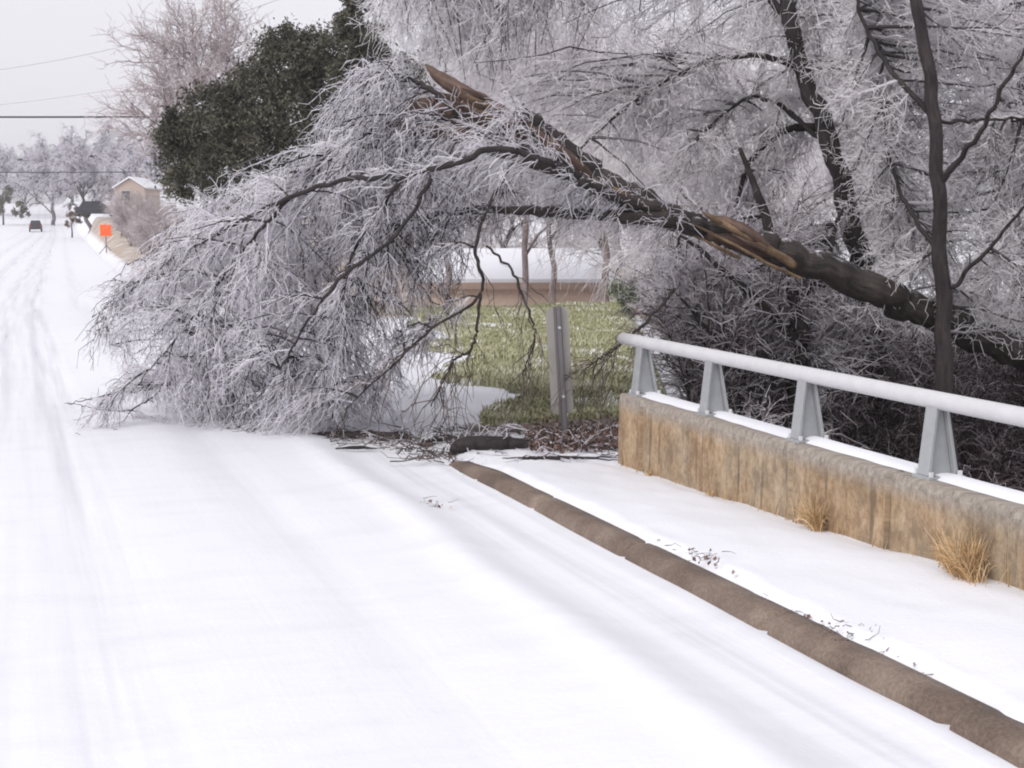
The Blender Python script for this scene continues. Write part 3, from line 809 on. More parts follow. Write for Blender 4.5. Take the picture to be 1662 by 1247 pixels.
# torn wood at the break
def sliver(ctrl, flat=.45, m='torn', n=12):
    s = limb_pts(ctrl, n, .006); me = limb_mesh("splinter", s, 6, .22)
    co = np.zeros(len(me.vertices) * 3, np.float32); me.vertices.foreach_get("co", co); co = co.reshape(-1, 3)
    return lk("splinter", me, M[m])
sliver([(1290, 432, 13.62, .04), (1240, 400, 13.52, .035), (1190, 372, 13.48, .04), (1160, 356, 13.46, .03), (1140, 344, 13.45, .008)])
sliver([(1300, 452, 13.55, .015), (1250, 430, 13.5, .016), (1200, 402, 13.48, .016), (1150, 376, 13.5, .012), (1120, 362, 13.5, .006)])
sliver([(1270, 420, 13.58, .02), (1225, 385, 13.5, .05), (1180, 360, 13.5, .045), (1150, 352, 13.5, .006)], m='bark_brown')
sliver([(1250, 410, 13.7, .05), (1200, 396, 13.62, .07), (1140, 380, 13.6, .03), (1110, 372, 13.6, .006)], m='bark_brown')
sliver([(1050, 335, 13.5, .02), (1010, 316, 13.3, .04), (985, 304, 13.3, .03), (965, 288, 13.3, .006)])
# big shattered brown wood at the top of the arch
sliver([(885, 232, 13.7, .03), (830, 196, 13.8, .075), (770, 160, 13.9, .085), (715, 128, 14.0, .06), (690, 105, 14.05, .012)], m='bark_brown', n=16)
sliver([(880, 250, 13.8, .03), (800, 205, 13.9, .11), (740, 182, 14.0, .14), (680, 176, 14.1, .10), (640, 178, 14.2, .02)], m='bark_brown', n=16)
sliver([(850, 246, 13.7, .03), (780, 222, 13.7, .075), (700, 212, 13.8, .08), (640, 208, 13.9, .03)], m='bark_brown', n=16)
sliver([(970, 296, 13.38, .02), (930, 262, 13.28, .05), (890, 232, 13.22, .05), (850, 195, 13.2, .012)], m='bark_brown')

for k in range(12):      # ragged spikes of split wood at both breaks
    if k < 9:
        q_ = random.random(); a, b_ = 850 - 150 * q_ + random.uniform(-12, 12), 215 - 85 * q_ + random.uniform(-10, 18); L_ = random.uniform(30, 70)
        sliver([(a + L_, b_ + L_ * .45, 13.75, .02), (a + L_ * .5, b_ + L_ * .22, 13.7, .026), (a, b_, 13.65, .004)], m='bark_brown' if k % 3 else 'torn', n=8)
    else:
        a, b_ = random.uniform(1110, 1190), random.uniform(338, 385); L_ = random.uniform(40, 90)
        sliver([(a + L_, b_ + L_ * .5, 13.5, .016), (a + L_ * .5, b_ + L_ * .25, 13.42, .018), (a, b_, 13.4, .003)], m='torn' if k % 2 else 'bark_brown', n=8)

# iced crown that hangs from the limbs and lies on the road
O = np.concatenate([s[:, :3] for s in limb_s])
POLY_F = [(600, 95), (540, 150), (500, 235), (400, 285), (280, 345), (205, 430), (150, 510), (200, 575), (190, 640), (130, 658), (220, 684), (400, 692), (545, 705), (640, 670), (690, 590), (740, 500), (765, 430), (800, 372), (920, 352), (1040, 340), (1000, 310), (900, 270), (800, 235), (720, 235), (650, 190), (690, 120)]
tp = sample_poly(POLY_F, 620)
lowr = (tp[:, 0] > 560 + rng.normal(0, 30, len(tp))) & (tp[:, 1] > 400)
tp = tp[~(lowr & (rng.random(len(tp)) < .3))]
dep = 13.0 + rng.gamma(2.0, .9, len(tp)) + np.clip(420 - tp[:, 0], 0, None) / 420 * 1.3
tg = PV(tp[:, 0], tp[:, 1], dep); tg[:, 2] = np.maximum(tg[:, 2], gz(tg[:, 0], tg[:, 1]) + .02)
bl = branchlets(O, tg, .16, 9)
tw = spawn(bl, 11500, (.12, .46), (.15, 1), (.3, 1.0), .42, 5, (-.24, 0, -.36), jit=.07)
sb = spawn(tw, 23000, (.04, .16), (.2, 1), (.5, 1.4), .15, 4, (-.05, 0, -.08), jit=.1)
low = spawn(bl, 1, (.1, .2))
clamp_ground(bl); clamp_ground(tw); clamp_ground(sb)
# the crown is darker and browner towards the hollow under the arch
def frost_val(p, base, sd, rg=rng):
    n = len(p); mid = p[:, p.shape[1] // 2]
    X = mid[:, 0] / mid[:, 1] * FPX + IW / 2
    ice = fbm(mid[:, 0] * .9, mid[:, 2] * .9 + mid[:, 1] * .4, 17) - .5
    bare = rng.random(n) < np.clip(.05 + (fbm(mid[:, 0] * 2, mid[:, 2] * 2, 37) - .5) * .6, .01, .3)
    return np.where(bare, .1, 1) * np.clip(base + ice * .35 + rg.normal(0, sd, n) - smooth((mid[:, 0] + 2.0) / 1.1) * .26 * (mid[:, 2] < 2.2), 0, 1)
GAP = [(775, 425), (830, 400), (1040, 385), (1050, 640), (1000, 700), (830, 712), (770, 690), (765, 640), (775, 560), (772, 500)]
def clear_gap(p, keep, rg=rng):
    e = p[:, -1]; m_ = p[:, p.shape[1] // 2]
    def inside(q):
        k = q[:, 1]; X = q[:, 0] / k * FPX + IW / 2
        fz = (q[:, 2] - EYE) / k; yy = (fz * cP + sP) / (cP - fz * sP)
        return in_poly(X, IH / 2 - yy * FPX, GAP)
    bad = inside(e) | inside(m_)
    return p[~bad | (rg.random(len(p)) < keep)]
front = np.stack([spline(limb_s[k], 24)[:, :3] for k in (0, 1, 2, 3, 11)] + [spline(trunk[len(trunk) // 2:], 24)[:, :3]])
stub = spawn(front[:5], 380, (.12, .5), (.05, 1), (.4, 1.2), .15, 5, (-.15, -.2, .05), jit=.04); fr2 = spawn(stub, 2200, (.08, .3), (.1, 1), (.3, 1), .25, 4, (-.1, -.1, -.1))
tw = np.concatenate([tw, stub])
sb = np.concatenate([sb, fr2])
bl, tw, sb = clear_gap(bl, .15), clear_gap(tw, .07), clear_gap(sb, .07)
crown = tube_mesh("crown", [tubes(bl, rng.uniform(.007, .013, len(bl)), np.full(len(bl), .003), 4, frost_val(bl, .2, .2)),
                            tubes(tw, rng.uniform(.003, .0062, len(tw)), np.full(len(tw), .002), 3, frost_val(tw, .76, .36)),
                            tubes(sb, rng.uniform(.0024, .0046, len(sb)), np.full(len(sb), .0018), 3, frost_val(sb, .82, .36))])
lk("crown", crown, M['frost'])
# stubs and finer bare twigs on the right-hand limbs, hanging clear over the lawn
O2 = np.concatenate([limb_s[k][8:, :3] for k in (7, 8, 9, 10)])[None]
bt = spawn(np.stack([limb_s[k][:, :3] for k in (7, 8, 9, 10)]), 80, (.2, .7), (.3, 1), (.4, 1), .5, 6, (-.1, 0, -.3))
bt2 = spawn(bt, 220, (.06, .3), (.2, 1), (.3, 1), .4, 4, (-.05, 0, -.3)); clamp_ground(bt); clamp_ground(bt2)
lk("bare_twigs", tube_mesh("bare_twigs", [tubes(bt, rng.uniform(.004, .007, len(bt)), np.full(len(bt), .002), 3, rng.uniform(0, .7, len(bt))), tubes(bt2, np.full(len(bt2), .0035), np.full(len(bt2), .0015), 3, rng.uniform(0, 1, len(bt2)))]), M['twig_brown'])

# broken branches on the ground by the bridge end
def ground_log(ctrl, label, m='bark', twn=0):
    s = limb_pts(ctrl, 26, .03); b0 = s[len(s) // 2, :3].copy()
    g = gz(s[:, 0], s[:, 1]); s[:, 2] = np.maximum(g + s[:, 3] * .7, s[:, 2] * 0 + g + s[:, 3] * .7)
    b0 = s[len(s) // 2, :3].copy(); s[:, :3] -= b0
    o = thing("broken_branch", label, "branch", tuple(b0), 0, "broken branches lying at the end of the kerb")
    link("branch", limb_mesh("branch", s, 8, .14), M['bark_black'], o)
    if twn:
        t1 = spawn(s[None, :, :3], twn, (.15, .5), (.1, 1), (.5, 1.2), .5, 5); t2 = spawn(t1, twn * 3, (.05, .2), (.2, 1), (.4, 1), .3, 4)
        for q in (t1, t2): q[..., 2] = np.maximum(q[..., 2], gz(q[..., 0] + b0[0], q[..., 1] + b0[1]) + .008 - b0[2])
        link("twigs", tube_mesh("twigs", [tubes(t1, np.full(len(t1), .006), np.full(len(t1), .003), 3, rng.uniform(0, .7, len(t1))), tubes(t2, np.full(len(t2), .004), np.full(len(t2), .002), 3, rng.uniform(0, .9, len(t2)))]), M['frost'], o)
ground_log([(498, 688, 13.5, .008), (540, 700, 13.4, .026), (600, 712, 13.3, .035), (690, 720, 13.1, .035), (755, 719, 13.0, .026), (800, 726, 12.9, .006)], "long thin dark branch lying from the crown towards the bridge end", 'bark', 90)
ground_log([(728, 744, 12.45, .012), (745, 741, 12.45, .06), (780, 733, 12.45, .07), (825, 724, 12.5, .06), (866, 714, 12.55, .035), (890, 706, 12.6, .015)], "short thick dark log lying beside the kerb tip", 'bark', 40)
ground_log([(546, 729, 12.6, .004), (578, 733, 12.6, .016), (612, 730, 12.6, .004)], "small dark stick lying alone on the road snow", 'bark')
ground_log([(880, 722, 12.6, .03), (930, 735, 12.5, .03), (1000, 738, 12.4, .02)], "dark branch lying in the leaf litter at the foot of the marker sign", 'bark', 40)
ground_log([(815, 755, 11.95, .004), (870, 762, 11.9, .016), (945, 761, 11.9, .014), (1005, 764, 11.95, .004)], "thin branch lying across the end of the pavement", 'bark', 20)

# pile of leaves and brush past the wall end
n = 1900
q = sample_poly([(870, 700), (1008, 690), (1005, 752), (900, 758), (850, 742)], n)
dd = rng.uniform(12.2, 13.3, n); c = PV(q[:, 0], q[:, 1], dd); g = gz(c[:, 0], c[:, 1]); c[:, 2] = g + np.abs(rng.normal(0, .07, n)) + .01
lv, lf = leaves(c, (.02, .06), aspect=.55)
LL.append((lv, lf, np.repeat(np.clip(rng.normal(.42, .32, n), 0, 1), 4)))
kind(link("leaf_litter", tube_mesh("leaf_litter", LL), M['leaf']), 'stuff')

# ------------------------------------------------------------------ standing iced trees behind the rail
def standing(name, label, trunk_c, limbs_c, polys, nb, nt, ns, dr, m, barkm, bias, grav, arch, val, group=None, rt=(.0034, .006), cat="tree"):
    t = limb_pts(trunk_c, 30, .03); b0 = t[0, :3].copy()
    o = thing(name, label, cat, tuple(b0), 0, group)
    def l2(n_, me, mm):
        q = link(n_, me, mm, o); q.location = tuple(-b0)
    l2("trunk", limb_mesh("trunk", t, 10, .09), M[barkm])
    ls = [limb_pts(c, 22, .03) for c in limbs_c]
    for s in ls: l2("limb", limb_mesh("limb", s, 7, .09), M[barkm])
    org = np.concatenate([t[6:, :3]] + [s[:, :3] for s in ls] * 2)
    parts = []
    tgs = []
    for poly, w in polys:
        q = sample_poly(poly, int(nb * w)); d = rng.uniform(dr[0], dr[1], len(q)); tgs.append(PV(q[:, 0], q[:, 1], d))
    tgs = np.concatenate(tgs); tgs[:, 2] = np.maximum(tgs[:, 2], gz(tgs[:, 0], tgs[:, 1]) + .1)
    b = branchlets(org, tgs, arch, 8); nt, ns = int(nt * 1.1), int(ns * 1.2)
    w1 = spawn(b, nt, (.12, .5), (.12, 1), (.35, 1.2), grav, 5, bias, jit=.1); w2 = spawn(w1, ns, (.05, .22), (.12, 1), (.45, 1.3), grav * .6, 4, tuple(x * .5 for x in bias), jit=.1)
    def fv(p, base_):
        mid = p[:, 2]; v_ = np.clip(base_ + (fbm(mid[:, 0] * .7 + 9, mid[:, 2] * .7, 23) - .5) * .5 + rng.normal(0, .3, len(p)), 0, 1)
        bare = fbm(mid[:, 0] * 1.6 + 3, mid[:, 2] * 1.6, 29)
        return np.where(rng.random(len(p)) < np.clip(.04 + (bare - .5) * 1.0, .01, .4), v_ * .12, v_)      # twigs that shed their ice
    l2("crown", tube_mesh("crown", [tubes(b, rng.uniform(.008, .02, len(b)), np.full(len(b), .004), 4, np.clip(rng.normal(.10, .14, len(b)), 0, 1)), tubes(w1, rng.uniform(*rt, len(w1)), np.full(len(w1), .0024), 3, fv(w1, val)), tubes(w2, rng.uniform(rt[0] * .8, rt[1] * .8, len(w2)), np.full(len(w2), .002), 3, fv(w2, val + .06))]), M[m])
    return o
standing("weeping_tree", "leaning dark-trunked tree with pale drooping iced branches sweeping left above the fallen trunk",
    [(1440, 800, 16.4, .21), (1425, 620, 16.3, .15), (1402, 470, 16.2, .13), (1388, 395, 16.1, .12), (1365, 295, 16.0, .105), (1340, 205, 15.9, .095), (1302, 115, 15.9, .085), (1280, 10, 15.9, .08), (1272, -160, 16.2, .09), (1290, -400, 16.2, .05)],
    [[(1282, 30, 15.9, .045), (1180, -60, 16.2, .04), (1000, -150, 16.2, .04), (800, -170, 16.2, .03), (640, -120, 16.2, .015)],
     [(1302, 110, 15.9, .035), (1220, 90, 16, .03), (1120, 110, 16.2, .022), (1010, 180, 16.4, .015), (930, 250, 15.5, .01)],
     [(1340, 205, 16.3, .05), (1270, 215, 16.4, .04), (1215, 270, 16.5, .03), (1190, 360, 16.5, .015)],
     [(1276, -60, 16.2, .05), (1150, -200, 16.8, .04), (980, -260, 17.2, .03), (760, -200, 17.4, .015)],
     [(1278, 0, 16.2, .05), (1380, -100, 16.4, .04), (1500, -120, 16.6, .025), (1600, -40, 16.8, .01)],
     [(1350, 240, 16.0, .03), (1240, 160, 16.3, .022), (1170, 190, 16.4, .016), (1130, 230, 15.8, .012)]],
    [([(600, -80), (612, 40), (690, 100), (840, 175), (960, 265), (1060, 320), (1240, 340), (1340, 220), (1320, -80)], .75), ([(598, -60), (606, 50), (700, 115), (860, 180), (900, 60), (860, -60)], .3), ([(1290, -80), (1500, -80), (1500, 120), (1400, 240), (1330, 150)], .2)],
    430, 10500, 17000, (15.5, 19), 'frost_pale', 'bark_black', (-.26, 0, -.24), .15, .12, .82)
standing("thicket_tree", "straight dark-stemmed tree with dense iced twigs near the right edge",
    [(1545, 860, 13.9, 0.092), (1535, 620, 13.9, 0.081), (1530, 450, 13.9, 0.072), (1524, 300, 13.8, 0.066), (1514, 180, 13.8, 0.063), (1500, 80, 13.8, 0.058), (1484, -60, 13.8, 0.049), (1490, -300, 13.8, 0.023)],
    [[(1524, 300, 13.8, 0.029), (1590, 215, 13.4, 0.023), (1640, 120, 13.2, 0.018), (1700, 20, 13.2, 0.007)], [(1515, 190, 13.8, 0.029), (1450, 120, 14.0, 0.023), (1400, 30, 14.2, 0.018), (1370, -80, 14.2, 0.007)],
     [(1530, 420, 13.9, 0.026), (1470, 330, 14.2, 0.020), (1440, 240, 14.4, 0.014), (1430, 140, 14.4, 0.006)], [(1530, 480, 13.9, 0.023), (1610, 400, 13.6, 0.018), (1690, 300, 13.4, 0.009)], [(1520, 200, 13.8, 0.018), (1600, 195, 13.9, 0.014), (1700, 190, 14.0, 0.007)]],
    [([(1340, -80), (1740, -80), (1740, 560), (1440, 560), (1340, 300)], 1)], 250, 6600, 10500, (13.9, 18.5), 'frost_pale', 'bark_black', (-.05, 0, .06), .08, .02, .84)
standing("slender_tree", "thin dark tree at the right edge with a brown twisted fork",
    [(1675, 840, 16.8, .08), (1668, 600, 16.8, .075), (1664, 350, 16.8, .07), (1659, 150, 16.8, .06), (1655, -40, 16.8, .05), (1657, -260, 16.8, .03)],
    [[(1664, 330, 16.8, .04), (1610, 270, 17.2, .045), (1585, 215, 17.3, .06), (1575, 175, 17.4, .02)], [(1660, 250, 16.8, .025), (1610, 130, 16.6, .018), (1560, 40, 16.5, .012)], [(1668, 560, 16.8, .025), (1600, 470, 16.5, .018), (1530, 420, 16.4, .012)]],
    [([(1480, -60), (1740, -60), (1740, 620), (1500, 560)], 1)], 110, 2300, 3400, (16, 18.5), 'frost_pale', 'bark_black', (-.05, 0, 0.05), .1, .05, .84)
standing("leaning_sapling", "thin forked sapling under the broken trunk behind the far rail post",
    [(1300, 760, 15.4, .09), (1296, 620, 15.3, .08), (1300, 540, 15.2, .07), (1270, 430, 15.2, .06), (1235, 330, 15.2, .045), (1200, 240, 15.2, .02)],
    [[(1298, 560, 15.2, .05), (1210, 470, 15, .035), (1130, 400, 15, .02), (1090, 370, 15, .008)], [(1290, 500, 15.2, .04), (1340, 420, 15.4, .03), (1370, 330, 15.5, .012)], [(1296, 620, 15.3, .04), (1180, 560, 15, .025), (1090, 470, 14.9, .01)]],
    [([(1070, 380), (1380, 380), (1420, 640), (1130, 600), (1060, 520)], 1)], 130, 2400, 3400, (15, 17), 'frost', 'bark_black', (-.05, 0, .05), .1, .08, .62)

# brush: shrubs with many stems from the creek bank
def shrub_proto(name, label, nst, hgt, spread, seed, m, val, nt, ns):
    rg = np.random.default_rng(seed); u = np.linspace(0, 1, 8)[None, :, None]
    az = rg.uniform(0, 2 * np.pi, nst); k = rg.uniform(.15, 1, nst) * spread
    r0 = np.stack([rg.normal(0, .18, nst), rg.normal(0, .18, nst), np.full(nst, -.1)], -1)
    tgt = np.stack([np.cos(az) * k, np.sin(az) * k, rg.uniform(.55, 1, nst) * hgt], -1)
    mid = r0 * .5 + tgt * .5 + np.stack([0 * az, 0 * az, np.full(nst, hgt * .18)], -1)
    st_ = (1 - u) ** 2 * r0[:, None] + 2 * u * (1 - u) * mid[:, None] + u ** 2 * tgt[:, None] + rg.normal(size=(nst, 8, 3)) * .03 * u
    w1 = spawn(st_, nt, (.2, .8), (.2, 1), (.3, 1.0), .3, 5, (0, 0, .05), rg); w2 = spawn(w1, ns, (.08, .3), (.15, 1), (.4, 1.1), .2, 4, (0, 0, 0), rg)
    o = thing(name, label, "shrub")
    link("stems", tube_mesh("stems", [tubes(st_, rg.uniform(.010, .024, nst), np.full(nst, .004), 5, np.full(nst, .1))]), M['bark'], o)
    cv = lambda p, b: np.clip(b + (fbm(p[:, 2, 0] * 1.2, p[:, 2, 2] * 1.2, seed) - .5) * .5 + rg.normal(0, .2, len(p)), 0, 1)
    link("crown", tube_mesh("crown", [tubes(w1, rg.uniform(.0045, .008, nt), np.full(nt, .003), 3, cv(w1, val)), tubes(w2, rg.uniform(.0035, .006, ns), np.full(ns, .0025), 3, cv(w2, val + .08))]), M[m], o)
    return o
GB = "bare iced shrubs crowding the creek bank behind the rail"
LB = "bare ice-tipped brown shrub in the dense thicket behind the bridge rail"
shA = shrub_proto("brush_shrub", LB, 26, 2.9, 1.3, 61, 'brush', .58, 1300, 1900)
shB = shrub_proto("brush_shrub", LB, 22, 2.5, 1.0, 62, 'brush', .26, 1100, 1600)
shA['group'] = GB; shB['group'] = GB
spots = [(1165, 690, 15.4), (1215, 700, 15.9), (1270, 730, 16), (1340, 740, 16.3), (1410, 760, 16), (1480, 770, 16.5), (1560, 800, 16.4), (1640, 820, 16.8), (1720, 830, 16.6),
         (1175, 640, 18), (1245, 650, 18), (1320, 660, 19), (1430, 690, 18), (1540, 700, 20), (1650, 710, 19), (1760, 740, 18), (1190, 760, 13.4), (1320, 800, 13.2), (1450, 850, 13.0), (1570, 880, 12.8), (1690, 900, 12.4), (1150, 600, 24), (1380, 640, 23), (1500, 650, 24), (1620, 650, 24), (1260, 620, 24)]
first = {0: True, 1: True}
for k, (px, py, d) in enumerate(spots):
    p = P(px, py, d); zg = float(gz(p[0], p[1])); w = 0 if px < 1340 else 1; pr = shA if w == 0 else shB
    sc = random.uniform(.8, 1.15) * (.62 if d < 14 else 1)
    if first[w]:
        pr.location = (p[0], p[1], zg); pr.rotation_euler = (0, 0, random.uniform(0, 6.28)); first[w] = False
    else:
        copy_tree(pr, (p[0], p[1], zg), random.uniform(0, 6.28), sc, None, GB)

GR = "pale roadside shrubs on the bank beyond the crown"
shC = shrub_proto("roadside_shrub", "pale pinkish bare shrub on the roadside bank beyond the collapsed crown", 24, 2.3, 1.6, 63, 'pink_twigs', .55, 1500, 1800)
shC['group'] = GR
for k, (px, d) in enumerate([(262, 62), (240, 78), (222, 95), (285, 58), (252, 100), (232, 118), (300, 75), (265, 128), (330, 56), (212, 138), (238, 140), (196, 118), (206, 108)]):
    x = (px - IW / 2) / FPX * d; zg = float(gz(x, d))
    if k == 0: shC.location = (x, d, zg)
    else: copy_tree(shC, (x, d, zg), random.uniform(0, 6.28), random.uniform(.8, 1.3), None, GR)

# ------------------------------------------------------------------ generic bare trees for the background
def bare_tree(name, label, h, spread, seed, m, barkm, nl, nb, nt, ns, droop, val, r0, thick=1.0, group=None, fork=.3, wob=.018):
    rg = np.random.default_rng(seed)
    n = 14; u = np.linspace(0, 1, n)
    tp_ = np.stack([np.cumsum(rg.normal(0, wob * h, n)), np.cumsum(rg.normal(0, wob * h, n)), u * h * .72 - .2], -1); tp_[0, :2] = 0
    tr = np.concatenate([tp_, (r0 * (1 - u) + r0 * .25 * u)[:, None]], 1)
    o = thing(name, label, "tree", (0, 0, 0), 0, group)
    link("trunk", limb_mesh("trunk", tr, 9, .08, rg), M[barkm], o)
    idx = np.linspace(fork, 1, nl); pb, _ = lerp_on(tp_[None], np.zeros(nl, int), idx)
    az = np.arange(nl) * 2.4 + rg.uniform(-.4, .4, nl)
    ln = spread * rg.uniform(.7, 1.05, nl) * (1.15 - .55 * idx)
    d = np.stack([np.cos(az), np.sin(az), .55 + .9 * idx], -1); d = unit(d)
    uu = np.linspace(0, 1, 9)[None, :, None]
    li = pb[:, None] + d[:, None] * ln[:, None, None] * uu * 1.25 + np.array([0, 0, 1.]) * (h * .10 * uu - h * .14 * droop * uu ** 2) + rg.normal(size=(nl, 9, 3)) * .025 * h * uu * .8
    b = spawn(li, nb, (.1 * h, .24 * h), (.25, 1), (.35, .9), droop * .8, 6, (0, 0, .25 - .5 * droop), rg)
    w1 = spawn(b, nt, (.04 * h, .11 * h), (.15, 1), (.3, .9), droop, 5, (0, 0, .1 - .4 * droop), rg)
    w2 = spawn(w1, ns, (.02 * h, .05 * h), (.15, 1), (.35, 1), droop, 4, (0, 0, -.2 * droop), rg)
    cv = lambda p, b_: np.clip(b_ + (fbm(p[:, 2, 0] * .8, p[:, 2, 2] * .8, seed) - .5) * .5 + rg.normal(0, .17, len(p)), 0, 1)
    link("limbs", tube_mesh("limbs", [tubes(li, np.full(nl, r0 * .38), np.full(nl, r0 * .08), 6, np.full(nl, .1))]), M[barkm], o)
    link("crown", tube_mesh("crown", [tubes(b, np.full(nb, .022 * thick), np.full(nb, .007 * thick), 4, cv(b, val - .2)), tubes(w1, np.full(nt, .011 * thick), np.full(nt, .006 * thick), 3, cv(w1, val)), tubes(w2, np.full(ns, .008 * thick), np.full(ns, .005 * thick), 3, cv(w2, val + .08))]), M[m], o)
    return o
GG = "iced bare trees massed beyond the fallen trunk"
LG = "grey ice-laden bare tree massed with others beyond the fallen trunk"
protos = [bare_tree("grove_tree", LG, 10.5, 3.6, 71, 'frost_pale', 'bark_grey', 11, 150, 2300, 3400, .55, .7, .17, 1.0, GG, .18),
          bare_tree("grove_tree", LG, 9.0, 3.3, 72, 'frost_pale', 'bark', 10, 140, 2100, 3200, .45, .7, .14, 1.0, GG, .15),
          bare_tree("grove_tree", LG, 11.5, 3.8, 73, 'frost_pale', 'bark_grey', 12, 150, 2300, 3400, .4, .7, .18, 1.0, GG, .2)]
gs = [(1240, 32), (1690, 30), (700, 66), (830, 64), (960, 66), (1075, 44), (1170, 44), (1420, 46), (760, 80), (900, 84), (640, 74), (1010, 76), (1120, 62)]
used = [False] * 3
for k, (px, d) in enumerate(gs):
    x = (px - IW / 2) / FPX * d; s, t = to_st(x, d); z = float(gz(x, d)) - .1; w = k % 3
    sc = random.uniform(.85, 1.15); rz = random.uniform(0, 6.28)
    if not used[w]:
        used[w] = True; protos[w].location = (x, d, z); protos[w].rotation_euler = (0, 0, rz)
    else: copy_tree(protos[w], (x, d, z), rz, sc, None, GG)

GT = "slim bare trees in front of the low brick house"
tl = bare_tree("slim_tree", "slim bare tree with a pale upright trunk standing before the low brick house", 11.5, 3.0, 77, 'frost_pale', 'bark_pale', 9, 120, 1500, 2200, .25, .6, .13, 1.0, GT, .42, .005)
for k, (px, d) in enumerate([(848, 45), (992, 43), (905, 47), (735, 46)]):
    x = (px - IW / 2) / FPX * d; z = float(gz(x, d)) - .1
    if k == 0: tl.location = (x, d, z)
    else: copy_tree(tl, (x, d, z), random.uniform(0, 6.28), random.uniform(.85, 1.1), None, GT)

# pinkish bare tree behind the evergreen
x = (345 - IW / 2) / FPX * 52; z = float(gz(x, 52))
pt = bare_tree("bare_tree", "pinkish leafless tree standing behind the dark evergreen", 10.6, 3.5, 83, 'pink_twigs', 'bark_grey', 17, 210, 2500, 3300, .05, .55, .15, 1.3)
pt.location = (x, 52, z); pt.scale = (.86, .86, .9)

# far grey trees where the road climbs
GF = "grey trees along the far end of the road"
fp = bare_tree("far_tree", "tall hazy grey tree with thick trunk beside the far road", 13, 5.2, 91, 'frost', 'bark_grey', 12, 170, 2000, 3000, .3, .42, .34, 4.2, GF, .22)
def putfar(o, px, d, sc, label=None, first=False):
    x = (px - IW / 2) / FPX * d; z = float(gz(x, d)) - .2
    if first: o.location = (x, d, z); o.rotation_euler = (0, 0, 1.1); o.scale = (sc,) * 3
    else: copy_tree(o, (x, d, z), random.uniform(0, 6.28), sc, label, GF)
putfar(fp, 150, 170, .76, None, True)
for px, d, sc, lb in [(92, 250, 1.05, "grey tree behind the left side of the tall hazy tree"), (40, 290, 1.0, "low grey tree above the crest of the far road"), (5, 300, .95, "low grey tree at the left edge of the far horizon"), (-40, 300, 1.1, "grey tree just off the left edge of the far horizon"),
                      (200, 220, .85, "grey tree behind the snow roof of the tan house"), (245, 200, .9, "grey tree right of the snow roof, behind the evergreen"), (120, 330, 1.25, "farthest grey tree over the end of the road"), (65, 380, 1.1, "pale grey tree straight above the road crest"), (185, 330, 1.2, "pale grey tree far behind the tan house"), (20, 400, 1.2, "faint pale tree at the far left of the skyline")]:
    putfar(fp, px, d, sc, lb)

# ------------------------------------------------------------------ leafy evergreens
def leafy(name, label, blobs, depth, n, size, m, seed, vmid=.45, trunk_px=None, cat="tree", zb=None, depth_r=1.0):
    rg = np.random.default_rng(seed); cs, vals = [], []
    tot = sum(r * r for _, _, r in blobs)
    px0 = trunk_px if trunk_px is not None else blobs[0][0]
    x0 = (px0 - IW / 2) / FPX * depth; z0 = float(gz(x0, depth)); b0 = np.array([x0, depth, z0])
    o = thing(name, label, cat, tuple(b0))
    for (px, py, r) in blobs:
        k = max(8, int(n * r * r / tot)); R = r / FPX * depth; c0 = P(px, py, depth + rg.uniform(-.6, .6) * depth_r)
        nc = max(6, int(k / 60)); d = unit(rg.normal(size=(nc, 3)) + np.array([0, -.25, .2])); cc = c0 + d * R * rg.uniform(.55, 1.0, nc)[:, None] * np.array([1, 1.2, 1])
        tone = rg.normal(vmid, .24, nc)
        ii = rg.integers(0, nc, k); p = cc[ii] + rg.normal(size=(k, 3)) * R * .16
        cs.append(p); vals.append(np.clip(tone[ii] + rg.normal(0, .10, k), 0, 1))
    c = np.concatenate(cs) - b0; v_ = np.concatenate(vals)
    lv, lf = leaves(c, size, rg=rg, aspect=.4, up=.3)
    link("crown", mesh_np("crown", lv, lf, 4, False, np.repeat(v_, 4)), M[m], o)
    top = max(c[:, 2]); u = np.linspace(0, 1, 10)
    tr = np.stack([0.05 * np.sin(u * 5), .05 * np.cos(u * 4), -.2 + u * top * .8, min(.16, .03 * top) * (1 - u * .8)], -1)
    link("trunk", limb_mesh("trunk", tr, 8, .08, rg), M['bark'], o)
    return o
leafy("evergreen_tree", "large rounded dark evergreen standing behind the collapsed iced crown",
      [(310, 255, 52), (290, 215, 38), (300, 295, 34), (350, 190, 55), (360, 270, 55), (410, 160, 52), (415, 230, 62), (470, 110, 62), (480, 190, 66), (520, 90, 45), (540, 150, 60), (560, 220, 60), (600, 180, 60), (620, 260, 70), (480, 270, 50), (560, 300, 60), (460, 70, 30), (640, 130, 45), (700, 230, 70), (740, 290, 60), (375, 315, 22)],
      36, 105000, (.05, .15), 'ever', 5, .45, 470)
leafy("cedar_spire", "narrow dark evergreen spire rising at the top behind the iced branches",
      [(580, 0, 26), (570, 45, 28), (600, 70, 34), (595, 110, 36), (580, -40, 22), (585, -75, 16), (575, 130, 40), (610, 160, 44)], 33, 24000, (.05, .14), 'ever', 6, .4, 585)
leafy("green_bush", "small frosted green bush at the far end of the lawn", [(1012, 468, 24), (1000, 480, 18), (1028, 482, 16), (1015, 492, 18)], 33, 1800, (.06, .14), 'bush_green', 7, .6, 1012, "bush", depth_r=.3)
leafy("dark_bush", "small dark bush at the left edge below the far trees", [(8, 318, 18), (28, 338, 14), (2, 340, 16), (40, 345, 9)], 250, 900, (.4, 1.0), 'ever', 8, .8, 10, "bush", depth_r=.3)
leafy("russet_bush", "rust-brown leafy bush beside the far road under the grey trees", [(118, 350, 10), (128, 345, 9), (124, 360, 9), (112, 362, 7)], 175, 700, (.25, .6), 'leaf', 9, .75, 120, "bush", depth_r=.3)

